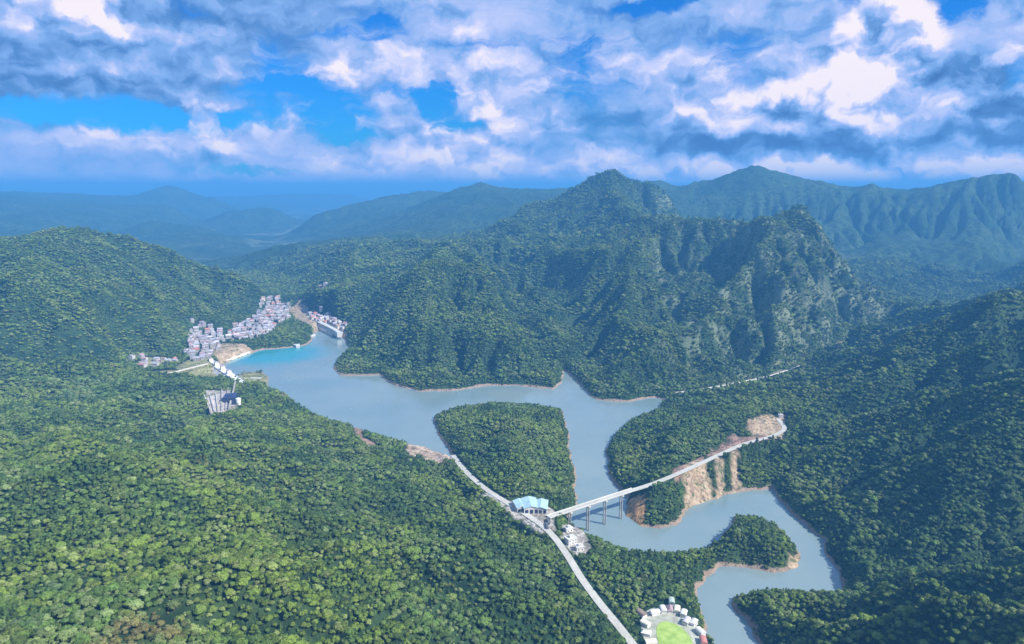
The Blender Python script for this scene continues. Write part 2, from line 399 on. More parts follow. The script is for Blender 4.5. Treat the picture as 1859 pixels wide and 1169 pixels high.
# ridge / valley lines: (u, v, height or -distance)
LINES = [
    # near left hill: crest towards the valley, body
    [(-400, 760, 60), (-200, 742, 60), (-60, 728, 58), (60, 712, 52), (160, 696, 42), (260, 694, 38), (350, 702, 30), (400, 735, 16)],
    [(-300, 860, 120), (0, 820, 112), (200, 790, 92), (400, 790, 62), (520, 780, 30)],
    [(-400, 1000, 150), (0, 950, 140), (280, 860, 122), (470, 850, 88), (640, 835, 36), (720, 850, 12)],
    [(-300, 1169, 150), (0, 1080, 132), (150, 1000, 122)],
    [(300, 960, 118), (480, 930, 108), (680, 905, 58), (800, 890, 28)],
    [(300, 1169, 150), (420, 1060, 132), (600, 990, 96), (760, 960, 62), (880, 950, 36)],
    [(0, 1400, 170), (400, 1400, 165), (700, 1300, 135), (900, 1280, 90), (1020, 1230, 55)],
    [(600, 1169, 122), (800, 1100, 86), (950, 1050, 48)],
    [(820, 1169, 92), (940, 1150, 72), (1040, 1120, 42)],
    # roads' strip and near shores
    [(735, 822, 4), (780, 834, 6), (818, 848, 9)], [(745, 838, 8), (800, 856, 14)],
    [(820, 832, 8), (880, 885, 22), (950, 930, 28), (1000, 965, 28), (1040, 1020, 26), (1090, 1090, 24), (1150, 1169, 22), (1210, 1260, 22)],
    # middle peninsula
    [(815, 752, 12), (870, 760, 30), (930, 762, 34), (985, 765, 26), (1012, 775, 10)],
    [(870, 800, 38), (930, 810, 46), (990, 815, 34), (1015, 830, 16)],
    [(900, 860, 30), (950, 865, 40), (1000, 875, 32), (1025, 890, 14)],
    [(960, 912, 26), (1010, 915, 26), (1040, 935, 18)],
    # land south of the creek
    [(1070, 985, 14), (1110, 1020, 18), (1150, 1050, 22), (1160, 1090, 18)],
    [(1200, 1040, 20), (1250, 1030, 16), (1290, 1015, 12), (1330, 1000, 14), (1370, 985, 22), (1410, 1000, 14)],
    [(1350, 960, 14), (1390, 975, 20)],
    [(1180, 1120, 13), (1225, 1125, 12), (1262, 1140, 9), (1230, 1169, 12), (1250, 1230, 12), (1300, 1300, 10)],
    # spur lower right
    [(1400, 1105, 18), (1480, 1120, 34), (1600, 1060, 62), (1720, 1040, 74), (1859, 1030, 88), (2100, 1010, 120)],
    [(1430, 1169, 20), (1540, 1169, 62), (1700, 1140, 80), (1900, 1130, 105), (2200, 1150, 140)],
    [(1500, 1300, 40), (1800, 1300, 110), (2200, 1300, 150)],
    [(1560, 1035, 14), (1600, 1018, 22), (1700, 1005, 32), (1859, 985, 44), (2000, 970, 60)],
    # right hill
    [(1480, 940, 26), (1560, 960, 28), (1700, 930, 58), (1859, 890, 96), (2050, 860, 130)],
    [(1450, 850, 30), (1560, 840, 58), (1700, 790, 104), (1859, 730, 150), (2050, 680, 190)],
    [(1440, 775, 26), (1560, 730, 66), (1700, 670, 120), (1859, 620, 172), (2050, 560, 215)],
    [(2100, 450, 240), (1859, 540, 176), (1750, 574, 138), (1640, 612, 98), (1550, 652, 64), (1440, 694, 34), (1350, 712, 24), (1270, 724, 16), (1225, 732, 8)],
    [(1500, 895, 34), (1600, 880, 62), (1750, 830, 100)],
    # right peninsula
    [(1135, 800, 16), (1190, 785, 36), (1260, 768, 42), (1330, 755, 36), (1400, 745, 28)],
    [(1130, 845, 14), (1180, 840, 28), (1250, 822, 32), (1300, 800, 32)],
    [(1140, 880, 22), (1190, 872, 28), (1240, 850, 29), (1320, 815, 28), (1390, 795, 26), (1420, 783, 26)],
    [(1190, 925, 10), (1240, 900, 14), (1290, 880, 10), (1350, 860, 10), (1400, 850, 14)],
    # valley behind the right hill
    [(1230, 712, 5), (1350, 694, 8), (1450, 668, 10), (1540, 628, 12), (1600, 603, 14), (1660, 585, 14)],
    [(1660, 585, 14), (1760, 540, 20), (1900, 480, 30)],
    # rocky mountain on the right
    [(1100, 715, 16), (1130, 640, -1450), (1170, 560, -1660), (1185, 500, -1880), (1165, 430, -2230), (1140, 380, -2560), (1120, 316, -3190)],
    [(1230, 660, -1420), (1290, 600, -1560), (1345, 520, -1790), (1400, 436, -2170), (1440, 398, -2420)],
    [(1440, 388, -2420), (1500, 440, -2300), (1560, 510, -2100), (1620, 565, -1950)],
    [(1440, 388, -2420), (1410, 400, -2440), (1340, 438, -2560), (1280, 470, -2680), (1230, 440, -2850), (1170, 375, -3100)],
    [(1400, 660, 34), (1420, 600, -1590), (1450, 520, -1840)],
    [(1500, 635, -1640), (1530, 585, -1750), (1520, 520, -1960)],
    [(1200, 620, -1620), (1240, 560, -1830), (1270, 510, -2100)],          # gully
    [(1350, 640, -1560), (1370, 580, -1760)],                            # gully
    # gorge and middle mountain
    [(1034, 676, 2), (1010, 640, -1620), (985, 590, -1850), (960, 560, -2050), (930, 530, -2250)],
    [(1010, 685, 20), (985, 640, -1450), (940, 570, -1640), (890, 500, -1900), (850, 460, -2300), (800, 440, -2900)],
    [(700, 690, 10), (720, 620, -1490), (780, 550, -1700), (850, 500, -1920)],
    [(640, 650, 10), (650, 580, -1700), (690, 520, -2000), (760, 470, -2400)],
    [(600, 595, 14), (590, 540, -2050), (600, 490, -2500), (620, 440, -3200)],
    [(840, 690, 14), (850, 630, -1450), (870, 570, -1640)],
    [(940, 690, 14), (945, 640, -1430)],
    [(1060, 600, -1580), (1080, 540, -1760), (1090, 470, -2060)],
    [(390, 478, -3600), (450, 462, -3500), (520, 446, -3400), (620, 436, -3250), (700, 444, -3200), (760, 436, -3200), (850, 416, -3200), (930, 404, -3200),
     (1000, 378, -3200), (1060, 336, -3200), (1095, 322, -3200), (1120, 312, -3200), (1150, 324, -3200), (1200, 362, -3150)],
    [(540, 555, 16), (500, 520, 24), (440, 500, 24), (400, 490, 24)],
    [(960, 480, -2150), (1000, 430, -2700)],
    # left mountain
    [(-500, 400, -2500), (-250, 430, -2450), (-60, 442, -2400), (20, 432, -2400), (90, 416, -2400), (160, 434, -2400), (260, 464, -2400), (330, 470, -2400), (370, 468, -2380),
     (430, 494, -2350), (480, 525, -2300), (505, 548, -2200)],
    [(90, 416, -2400), (110, 500, -1900), (130, 580, -1620), (150, 640, -1460)],
    [(300, 470, -2380), (290, 540, -1920), (280, 600, -1680)],
    [(-60, 442, -2400), (-20, 540, -1780), (-20, 620, -1510)],
    [(400, 500, 95), (400, 560, 55)],
    [(500, 602, 14), (525, 600, 30), (548, 608, 12)], [(395, 632, 12), (425, 626, 16), (450, 624, 10)],
    [(-300, 720, 22), (-60, 708, 18), (60, 702, 16), (150, 688, 14), (250, 672, 12), (340, 660, 10)],
    [(340, 640, 16), (360, 610, 20), (430, 590, 20), (480, 570, 18), (520, 555, 16)],
    # backs of the ranges
    [(700, 420, -3900), (1000, 410, -3800)], [(1120, 385, -3850), (1180, 380, -3900)],
    [(1250, 372, -4950), (1375, 336, -4950), (1465, 356, -4950), (1538, 376, -4950), (1580, 362, -4950), (1638, 382, -4950), (1700, 370, -4950), (1770, 358, -4950), (1859, 360, -4950), (2300, 362, -4950)],
    [(800, 385, -5700), (868, 362, -5700), (980, 372, -5700), (1100, 370, -5500), (1205, 352, -5500), (1250, 366, -5400)],
    [(1060, 370, -3650), (1120, 352, -3650), (1165, 366, -3650)],
    [(1000, 395, -6300), (1300, 390, -6300), (1600, 385, -6300), (1900, 385, -6300), (2400, 385, -6300)],
    [(1100, 372, -9000), (1600, 370, -9000), (2200, 370, -9000)],
    [(500, 385, -8000), (700, 382, -8000), (900, 380, -8000)],
    [(-300, 370, -12500), (100, 370, -12500), (400, 370, -12500)],
    [(-300, 490, -3300), (100, 490, -3300), (280, 480, -3400)],
    # far plain and ranges
    [(-300, 428, -4900), (-40, 424, -4900), (60, 412, -4900), (150, 422, -4900), (240, 436, -4900)],
    [(-200, 366, -7200), (40, 358, -7200), (120, 368, -7200), (200, 374, -7200), (310, 362, -7200), (400, 376, -7200), (500, 370, -7200), (600, 378, -7200)],
    [(-200, 398, -5800), (60, 392, -5800), (180, 404, -5800), (270, 396, -5800), (360, 410, -5800)],
    [(60, 470, -4200), (200, 440, 0), (330, 430, 0), (420, 405, 0), (560, 385, 0), (680, 375, 0)],
    [(420, 470, 0), (600, 400, 0)],
    [(-400, 390, -6200), (0, 388, -6200), (60, 382, -6200), (180, 395, -6200), (280, 408, -6200)],
    [(-500, 352, -9000), (-100, 350, -9000), (0, 346, -9000), (80, 351, -9000), (150, 351, -9000), (225, 364, -9000), (262, 350, -9000), (302, 330, -9000), (345, 348, -9000), (430, 368, -9000)],
    [(430, 372, -12000), (520, 358, -14000), (640, 352, -15000)],
    [(380, 460, 0), (430, 426, -5200), (500, 402, -5600), (570, 384, -5800), (640, 370, -5900), (700, 354, -6000), (760, 347, -6000), (830, 346, -6000)],
    [(690, 420, -4600), (740, 385, -4900), (800, 352, -5000), (868, 330, -5000), (905, 342, -5000), (980, 346, -5000), (1050, 341, -5000), (1100, 345, -5000)],
    [(1120, 340, -4800), (1165, 328, -4800), (1205, 322, -4800), (1250, 341, -4600)],
    [(1250, 343, -4300), (1310, 320, -4300), (1350, 304, -4300), (1375, 294, -4300), (1410, 310, -4300), (1465, 329, -4300), (1505, 326, -4300), (1538, 352, -4300), (1580, 328, -4300),
     (1638, 360, -4300), (1700, 340, -4300), (1770, 328, -4300), (1859, 331, -4300), (2000, 325, -4300), (2300, 330, -4300)],
    [(1375, 300, -4300), (1400, 400, -3900), (1500, 462, -3500)],
    [(1580, 331, -4300), (1600, 430, -3800), (1640, 505, -2950)],
    [(1770, 328, -4300), (1800, 430, -3800), (1850, 495, -3000)],
    [(1300, 430, -3700), (1280, 462, -3450), (1400, 480, -3100), (1520, 520, -2750)],
    [(1690, 440, -3800), (1720, 510, -3000)],
    [(760, 410, -4000), (850, 395, -4000), (950, 380, -4000)],
    [(1230, 400, -3900), (1200, 370, -3900)],
]
def P3(u, v, w):
    return far(u, v, -w) if w < 0 else at(u, v, w)
pts = []
for L in LINES:
    Q = [np.array(P3(*q)) for q in L]
    for a, b in zip(Q[:-1], Q[1:]):
        dm = 0.5 * (np.hypot(a[0], a[1]) + np.hypot(b[0], b[1]))
        n = max(1, int(np.linalg.norm(b[:2] - a[:2]) / (0.055 * dm)))
        for i in range(n):
            pts.append(a + (b - a) * i / n)
    pts.append(Q[-1])
for a, b in zip(WATER, np.roll(WATER, -1, 0)):
    n = max(1, int(np.linalg.norm(b - a) / 30))
    for i in range(n):
        q = a + (b - a) * i / n
        pts.append(np.array([q[0], q[1], 3.0]))
for a in np.linspace(-1.4, 1.4, 15):                     # beyond: plain
    for R, z in ((20000, 20), (30000, 0), (45000, 0)):
        pts.append(np.array([R * math.sin(a), R * math.cos(a), z]))
for a in (-1.3, -0.9, -0.45, 0, 0.45):
    pts.append(np.array([60 * math.sin(a), 60 * math.cos(a), 190.0]))
for x, y, z in ((300, 60, 60), (500, 200, 120), (700, 300, 150), (-400, 100, 180), (-800, 300, 160)):
    pts.append(np.array([x, y, z], dtype=float))
pts = np.array(pts)
keep = []
for i, p in enumerate(pts):                             # thin out coincident points
    md = 0.012 * np.hypot(p[0], p[1])
    if all(np.hypot(*(pts[j, :2] - p[:2])) > md for j in keep):
        keep.append(i)
pts = pts[keep]
SC = 1000.0
X = pts[:, :2] / SC
A = np.linalg.norm(X[:, None] - X[None], axis=2)
n_ = len(X)
M = np.zeros((n_ + 3, n_ + 3))
M[:n_, :n_] = A - 0.001 * np.eye(n_)
M[:n_, n_] = 1
M[:n_, n_ + 1:] = X
M[n_:, :n_] = M[:n_, n_:].T
W = np.linalg.solve(M, np.concatenate([pts[:, 2], np.zeros(3)]))
def rbf(x, y):
    o = np.empty(x.shape)
    xf, yf, of = x.ravel() / SC, y.ravel() / SC, o.ravel()
    for i in range(0, len(xf), 20000):
        a, b = xf[i:i + 20000, None], yf[i:i + 20000, None]
        of[i:i + 20000] = np.sqrt((a - X[:, 0]) ** 2 + (b - X[:, 1]) ** 2) @ W[:n_] + W[n_] + a[:, 0] * W[n_ + 1] + b[:, 0] * W[n_ + 2]
    return of.reshape(x.shape)

def seg_dist(px, py, poly, closed=True):
    d = np.full(px.shape, 1e9)
    tt = np.zeros(px.shape)
    m = len(poly)
    for i in range(m if closed else m - 1):
        a, b = poly[i], poly[(i + 1) % m]
        ab = b[:2] - a[:2]
        t = np.clip(((px - a[0]) * ab[0] + (py - a[1]) * ab[1]) / (ab @ ab + 1e-9), 0, 1)
        q = np.hypot(px - a[0] - t * ab[0], py - a[1] - t * ab[1])
        s = q < d
        d = np.where(s, q, d)
        tt = np.where(s, i + t, tt)
    return d, tt
def inside(px, py, poly):
    r = np.zeros(px.shape, bool)
    m = len(poly)
    for i in range(m):
        a, b = poly[i], poly[(i + 1) % m]
        c = ((a[1] > py) != (b[1] > py)) & (px < (b[0] - a[0]) * (py - a[1]) / (b[1] - a[1] + 1e-12) + a[0])
        r ^= c
    return r
def polypx(lst, z):
    return np.array([at(u, v, z)[:2] for u, v in lst])

# roads: photo line, road heights, width
def line3(lst):
    P = [np.array(at(*q)) for q in lst]
    out = []                                             # Catmull-Rom
    for i in range(len(P) - 1):
        p0, p1, p2, p3 = P[max(i - 1, 0)], P[i], P[i + 1], P[min(i + 2, len(P) - 1)]
        n = max(2, int(np.linalg.norm(p2 - p1) / 8))
        for k in range(n):
            t = k / n
            out.append(0.5 * (2 * p1 + (p2 - p0) * t + (2 * p0 - 5 * p1 + 4 * p2 - p3) * t * t + (3 * p1 - p0 - 3 * p2 + p3) * t ** 3))
    out.append(P[-1])
    return np.array(out)
ROADS = {
    'shore': (line3([(822, 826, 12), (845, 855, 22), (880, 886, 29), (925, 915, 31.9), (965, 940, 32.2), (1000, 968, 32.2), (1030, 1008, 31.5), (1056, 1050, 30), (1090, 1096, 29),
                     (1130, 1145, 28), (1175, 1205, 28), (1230, 1290, 28)]), 7.5),
    'ridge': (line3([(1146, 890, 33), (1190, 876, 33), (1245, 853, 33), (1300, 828, 33), (1350, 806, 33), (1400, 792, 33), (1424, 778, 35), (1412, 760, 38)]), 7.0),
    'valley': (line3([(1228, 713, 9), (1290, 704, 11), (1350, 693, 13), (1400, 682, 14), (1460, 662, 15), (1520, 634, 16), (1570, 612, 17), (1620, 597, 18)]), 9.0),
    'west': (line3([(-160, 716, 21), (-40, 709, 19), (40, 704, 19), (100, 697, 18), (160, 686, 17), (230, 682, 17), (300, 678, 17), (345, 668, 17), (378, 660, 17)]), 9.0),
}
PADS = {                                                # level ground
    'village': (polypx([(345, 650), (352, 612), (400, 614), (450, 592), (480, 568), (522, 556), (522, 580), (480, 606), (430, 618), (385, 650)], 17), 17, 50),
    'hamlet': (polypx([(236, 652), (262, 644), (300, 648), (330, 642), (338, 654), (300, 668), (255, 670)], 17), 17, 45),
    'field': (polypx([(524, 554), (558, 562), (572, 592), (552, 596), (530, 582)], 15), 14, 25),
    'terraces': (polypx([(560, 572), (588, 574), (626, 592), (618, 602), (598, 596), (566, 582)], 17), 17.5, 25),
#                                              # level ground: polygon, height
    'plaza': (polypx([(925, 905), (965, 898), (1010, 918), (1010, 935), (1012, 960), (995, 968), (955, 945), (925, 922)], 31), 31.5, 6),
    'terrace': (polypx([(1022, 955), (1045, 950), (1068, 985), (1062, 1008), (1045, 1005), (1024, 978)], 27), 27, 6),
    'resort': (polypx([(1165, 1110), (1190, 1094), (1235, 1090), (1272, 1118), (1290, 1155), (1305, 1200), (1300, 1260), (1190, 1260), (1160, 1200), (1150, 1140)], 15), 15.0, 10),
}
# bare ground of the photo, as polygons on the ground, with the height they lie at
SOIL = [([(740, 800), (768, 794), (800, 804), (834, 836), (822, 850), (795, 850), (740, 828)], 4, 'sand'),
        ([(1136, 905), (1152, 900), (1170, 905), (1172, 955), (1150, 950), (1136, 930)], 8, 'orange'),
        ([(1236, 868), (1275, 855), (1292, 880), (1296, 905), (1262, 915), (1248, 920)], 12, 'tan'),
        ([(1292, 845), (1304, 840), (1318, 880), (1306, 890)], 14, 'tan'),
        ([(1324, 835), (1338, 832), (1345, 880), (1400, 884), (1340, 892), (1330, 888)], 12, 'tan'),
        ([(1218, 852), (1235, 835), (1275, 822), (1280, 836), (1240, 852), (1225, 862)], 34, 'red'),
        ([(1278, 825), (1300, 800), (1330, 786), (1352, 790), (1390, 788), (1400, 796), (1330, 812), (1290, 828)], 34, 'red'),
        ([(1352, 775), (1368, 762), (1400, 756), (1425, 758), (1425, 792), (1400, 796), (1385, 786), (1360, 782)], 36, 'tan'),
        ([(1520, 622), (1540, 618), (1585, 606), (1595, 612), (1560, 627), (1522, 640)], 16, 'tan'),
        ([(860, 905), (890, 892), (930, 915), (1000, 965), (990, 975), (930, 940), (890, 915)], 30, 'pale'),
        ([(940, 912), (1010, 918), (1008, 965), (975, 955)], 31, 'pale'),
        ([(1020, 950), (1048, 945), (1072, 985), (1064, 1010), (1040, 1012), (1022, 980)], 27, 'pale'),
        ([(372, 702), (400, 698), (428, 704), (430, 740), (412, 744), (380, 740)], 30, 'pale'),
        ([(318, 668), (345, 652), (372, 650), (400, 664), (395, 684), (350, 684)], 16, 'field'),
        ([(382, 636), (402, 628), (446, 628), (462, 634), (436, 646), (410, 656), (390, 652)], 10, 'tan'),
        ([(425, 682), (450, 672), (484, 674), (486, 690), (440, 694)], 8, 'field'),
        ([(245, 660), (262, 648), (300, 650), (300, 668), (255, 670)], 17, 'field'),
        ([(520, 560), (545, 552), (570, 570), (625, 595), (630, 606), (598, 604), (575, 596), (545, 585)], 14, 'tan'),
        ([(528, 562), (548, 560), (556, 582), (536, 584)], 14, 'field'),
        ([(640, 768), (652, 764), (660, 790), (690, 810), (672, 812), (645, 790)], 12, 'red'),
        ([(205, 678), (370, 668), (375, 676), (210, 688)], 18, 'field'),
        ([(1434, 1010), (1456, 1005), (1456, 1022), (1430, 1034)], 4, 'tan'),
        ]
SOILP = [(polypx(l, z), k) for l, z, k in SOIL]
VILLAGE = [polypx([(335, 640), (345, 604), (362, 600), (400, 603), (425, 594), (452, 583), (475, 562), (505, 550), (526, 553), (527, 578), (505, 590), (486, 610), (440, 618), (405, 622), (396, 634), (378, 655), (350, 655)], 18),
           polypx([(556, 574), (585, 572), (630, 590), (626, 604), (598, 598), (566, 584)], 16)]
ROCK = polypx([(1150, 500), (1230, 440), (1440, 400), (1640, 560), (1600, 600), (1480, 650), (1300, 690), (1230, 640), (1180, 560)], 60)

NA, NR = 800, 900
AZ = np.linspace(math.radians(-66), math.radians(66), NA)
LR = np.linspace(math.log(90.0), math.log(45000.0), NR)
def ter_coarse():
    a = AZ[::4]
    l = LR[::4]
    a = np.append(a, AZ[-1]) if a[-1] < AZ[-1] else a
    l = np.append(l, LR[-1]) if l[-1] < LR[-1] else l
    aa, ll = np.meshgrid(a, l)
    z = rbf(np.exp(ll) * np.sin(aa), np.exp(ll) * np.cos(aa))
    # linear upsample
    z1 = np.array([np.interp(AZ, a, row) for row in z])
    return np.array([np.interp(LR, l, z1[:, j]) for j in range(NA)]).T
AA, LL = np.meshgrid(AZ, LR)
RR = np.exp(LL)
GX, GY = RR * np.sin(AA), RR * np.cos(AA)
ZB = ter_coarse()
near = RR < 2600
dsh = np.full(GX.shape, 1e4)
dsh[near] = seg_dist(GX[near], GY[near], WATER)[0]
inw = np.zeros(GX.shape, bool)
inw[near] = inside(GX[near], GY[near], WATER)
sd_ = np.where(inw, -dsh, dsh) + 4.0 * fbm(GX / 34, GY / 34, 4)
inw = sd_ < 0
dsh = np.abs(sd_)
# erosion-like detail, growing with height above the valley floors
wx = GX + 60 * fbm(GX / 300, GY / 300, 3)
wy = GY + 60 * fbm(GX / 300 + 40, GY / 300 + 7, 3)
big = ridged(wx / 620, wy / 620, 5, 0.48)
big -= big.mean()
med = ridged(wx / 210 + 9, wy / 210 + 3, 4, 0.5)
med -= med.mean()
sml = fbm(GX / 45, GY / 45, 3)
hh = np.clip(ZB, 0, 400)
farf = np.clip((RR - 900) / 900, 0, 1)
vfar = np.clip((RR - 3000) / 900, 0, 1)
amp_b = np.clip(hh * 0.22, 0, 50) * (0.35 + 0.65 * farf) * (1 - 0.75 * vfar)
amp_m = np.clip(hh * 0.12, 0, 14) * (1 - 0.3 * vfar)
Z = ZB + amp_b * big + amp_m * med + np.clip(hh * 0.05, 0.3, 2.2) * sml

def erode(x0, x1, y0, y1, cs, K, its, blur):
    """stream-power incision on a regular grid: returns the gully relief, large shapes removed"""
    xs, ys = np.arange(x0, x1, cs), np.arange(y0, y1, cs)
    gx, gy = np.meshgrid(xs, ys)
    ny, nx = gx.shape
    a_ = np.arctan2(gx, gy)
    r_ = np.log(np.hypot(gx, gy))
    fa = np.clip((a_ - AZ[0]) / (AZ[1] - AZ[0]), 0, NA - 1.01)
    fl = np.clip((r_ - LR[0]) / (LR[1] - LR[0]), 0, NR - 1.01)
    ai, li = fa.astype(int), fl.astype(int)
    fa, fl = fa - ai, fl - li
    smp = lambda q: (q[li, ai] * (1 - fa) + q[li, ai + 1] * fa) * (1 - fl) + (q[li + 1, ai] * (1 - fa) + q[li + 1, ai + 1] * fa) * fl
    z = smp(Z) + RS.normal(0, cs * 0.12, gx.shape)
    wet = smp(inw.astype(float)) > 0.5
    z0 = z.copy()
    base = (wet | (z < 3)).ravel()
    idx = np.arange(nx * ny).reshape(ny, nx)
    for it in range(its):
        zp = np.pad(z, 1, mode='edge')
        best = np.zeros(z.shape)
        rec = idx.copy()
        for dy in (-1, 0, 1):
            for dx in (-1, 0, 1):
                if dx == 0 and dy == 0:
                    continue
                dd = math.hypot(dx, dy) * cs
                sl = (z - zp[1 + dy:1 + dy + ny, 1 + dx:1 + dx + nx]) / dd
                ok = sl > best
                yy, xx = np.clip(np.arange(ny)[:, None] + dy, 0, ny - 1), np.clip(np.arange(nx)[None] + dx, 0, nx - 1)
                tgt = idx[yy, xx]
                rec = np.where(ok, tgt, rec)
                best = np.where(ok, sl, best)
        zf = z.ravel()
        order = np.argsort(-zf).tolist()
        rl = rec.ravel().tolist()
        A = [cs * cs] * (nx * ny)
        for i in order:
            j = rl[i]
            if j != i:
                A[j] += A[i]
        dist = np.hypot((np.array(rl) % nx) - idx.ravel() % nx, (np.array(rl) // nx) - idx.ravel() // nx) * cs
        F = (K * np.sqrt(np.array(A)) / np.maximum(dist, 1))
        F[dist == 0] = 0
        F[base] = 0
        Fl = F.tolist()
        zl = zf.tolist()
        for i in reversed(order):
            j = rl[i]
            f = Fl[i]
            if f:
                zl[i] = (zl[i] + f * zl[j]) / (1 + f)
        z = np.array(zl).reshape(ny, nx)
        # a little creep, and pits filled softly
        zp = np.pad(z, 1, mode='edge')
        av = (zp[:-2, 1:-1] + zp[2:, 1:-1] + zp[1:-1, :-2] + zp[1:-1, 2:]) / 4
        z = z + 0.06 * (av - z) + np.maximum(av - z - cs * 0.9, 0) * 0.5
    d = z - z0
    b = d
    for _ in range(blur):
        bp = np.pad(b, 1, mode='edge')
        b = (bp[:-2, 1:-1] + bp[2:, 1:-1] + bp[1:-1, :-2] + bp[1:-1, 2:] + bp[1:-1, 1:-1]) / 5
    return x0, y0, cs, nx, ny, d - 0.85 * b
def add_relief(E, gain):
    x0, y0, cs, nx, ny, d = E
    fx, fy = (GX - x0) / cs, (GY - y0) / cs
    ok = (fx > 1) & (fy > 1) & (fx < nx - 2) & (fy < ny - 2)
    px, py = fx[ok], fy[ok]
    xi, yi = px.astype(int), py.astype(int)
    a, b = px - xi, py - yi
    v = (d[yi, xi] * (1 - a) + d[yi, xi + 1] * a) * (1 - b) + (d[yi + 1, xi] * (1 - a) + d[yi + 1, xi + 1] * a) * b
    edge = np.minimum(np.minimum(px, nx - px), np.minimum(py, ny - py)) / 12
    Z[ok] += v * gain * np.clip(edge, 0, 1) * np.clip(ZB[ok] / 25, 0.15, 1) * (1 + 0.8 * np.clip((GX[ok] + 350) / 250, -0.7, 1) * np.clip((RR[ok] - 1250) / 300, 0, 1) * np.clip((2900 - RR[ok]) / 500, 0, 1))
ERO = erode(-2300, 2700, 250, 3900, 14.0, 0.09, 13, 170)
ERO2 = erode(-5200, 5600, 3650, 9800, 45.0, 0.05, 8, 25)
add_relief(ERO, 1.75)
add_relief(ERO2, 0.8)
Z = np.maximum(Z, 2.2 + 0.6 * sml)
for nm, (L, wdt) in ROADS.items():
    bb = (GX > L[:, 0].min() - 80) & (GX < L[:, 0].max() + 80) & (GY > L[:, 1].min() - 80) & (GY < L[:, 1].max() + 80)
    d, t = seg_dist(GX[bb], GY[bb], L, False)
    zr = np.interp(t, np.arange(len(L)), L[:, 2]) - 0.35
    soft = 26.0 if nm in ('valley', 'west') else 13.0
    f = np.clip(1 - (d - wdt * 0.5 - 1.5 - 0.008 * RR[bb]) / soft, 0, 1)
    f = f * f * (3 - 2 * f)
    zz = Z[bb]
    Z[bb] = zz * (1 - f) + zr * f
for nm, (poly, zp, soft) in PADS.items():
    bb = (GX > poly[:, 0].min() - 60) & (GX < poly[:, 0].max() + 60) & (GY > poly[:, 1].min() - 60) & (GY < poly[:, 1].max() + 60)
    d, _ = seg_dist(GX[bb], GY[bb], poly)
    d[inside(GX[bb], GY[bb], poly)] = 0
    f = np.clip(1 - (d - 2) / (soft * 1.5), 0, 1)
    f = f * f * (3 - 2 * f)
    Z[bb] = Z[bb] * (1 - f) + zp * f
dn = dsh + 3.0 * fbm(GX / 22, GY / 22, 3)
bank = 0.2 + 0.9 * np.maximum(dn, 0)
Z = np.where(inw, -0.4 - np.minimum(np.maximum(dn, 0) * 0.6, 12), np.minimum(Z, bank))

def height(x, y):
    x, y = np.atleast_1d(np.asarray(x, float)), np.atleast_1d(np.asarray(y, float))
    a = (np.arctan2(x, y) - AZ[0]) / (AZ[1] - AZ[0])
    l = (np.log(np.maximum(np.hypot(x, y), 91)) - LR[0]) / (LR[1] - LR[0])
    a = np.clip(a, 0, NA - 1.001)
    l = np.clip(l, 0, NR - 1.001)
    ai, li = a.astype(int), l.astype(int)
    fa, fl = a - ai, l - li
    return (Z[li, ai] * (1 - fa) + Z[li, ai + 1] * fa) * (1 - fl) + (Z[li + 1, ai] * (1 - fa) + Z[li + 1, ai + 1] * fa) * fl
def hz(x, y):
    return float(height(x, y)[0])

# ------------------------------------------------------------------ ground masks
SOILCOL = {'sand': (0.60, 0.47, 0.36), 'orange': (0.60, 0.36, 0.17), 'tan': (0.52, 0.40, 0.27), 'red': (0.42, 0.27, 0.21),
           'pale': (0.50, 0.47, 0.42), 'field': (0.36, 0.36, 0.17)}
def soil_at(x, y, grow=0.0):
    m = np.zeros(x.shape)
    c = np.zeros(x.shape + (3,))
    for poly, k in SOILP:
        bb = (x > poly[:, 0].min() - 30) & (x < poly[:, 0].max() + 30) & (y > poly[:, 1].min() - 30) & (y < poly[:, 1].max() + 30)
        if not bb.any():
            continue
        d, _ = seg_dist(x[bb], y[bb], poly)
        d = np.where(inside(x[bb], y[bb], poly), d, -d)
        d = d + 4.0 * fbm(x[bb] / 14, y[bb] / 14, 3)
        f = np.clip(0.5 + (d + grow) / 4, 0, 1)
        mm = m[bb]
        cc = c[bb]
        s = f > mm
        cc[s] = SOILCOL[k]
        m[bb] = np.where(s, f, mm)
        c[bb] = cc
    return m, c

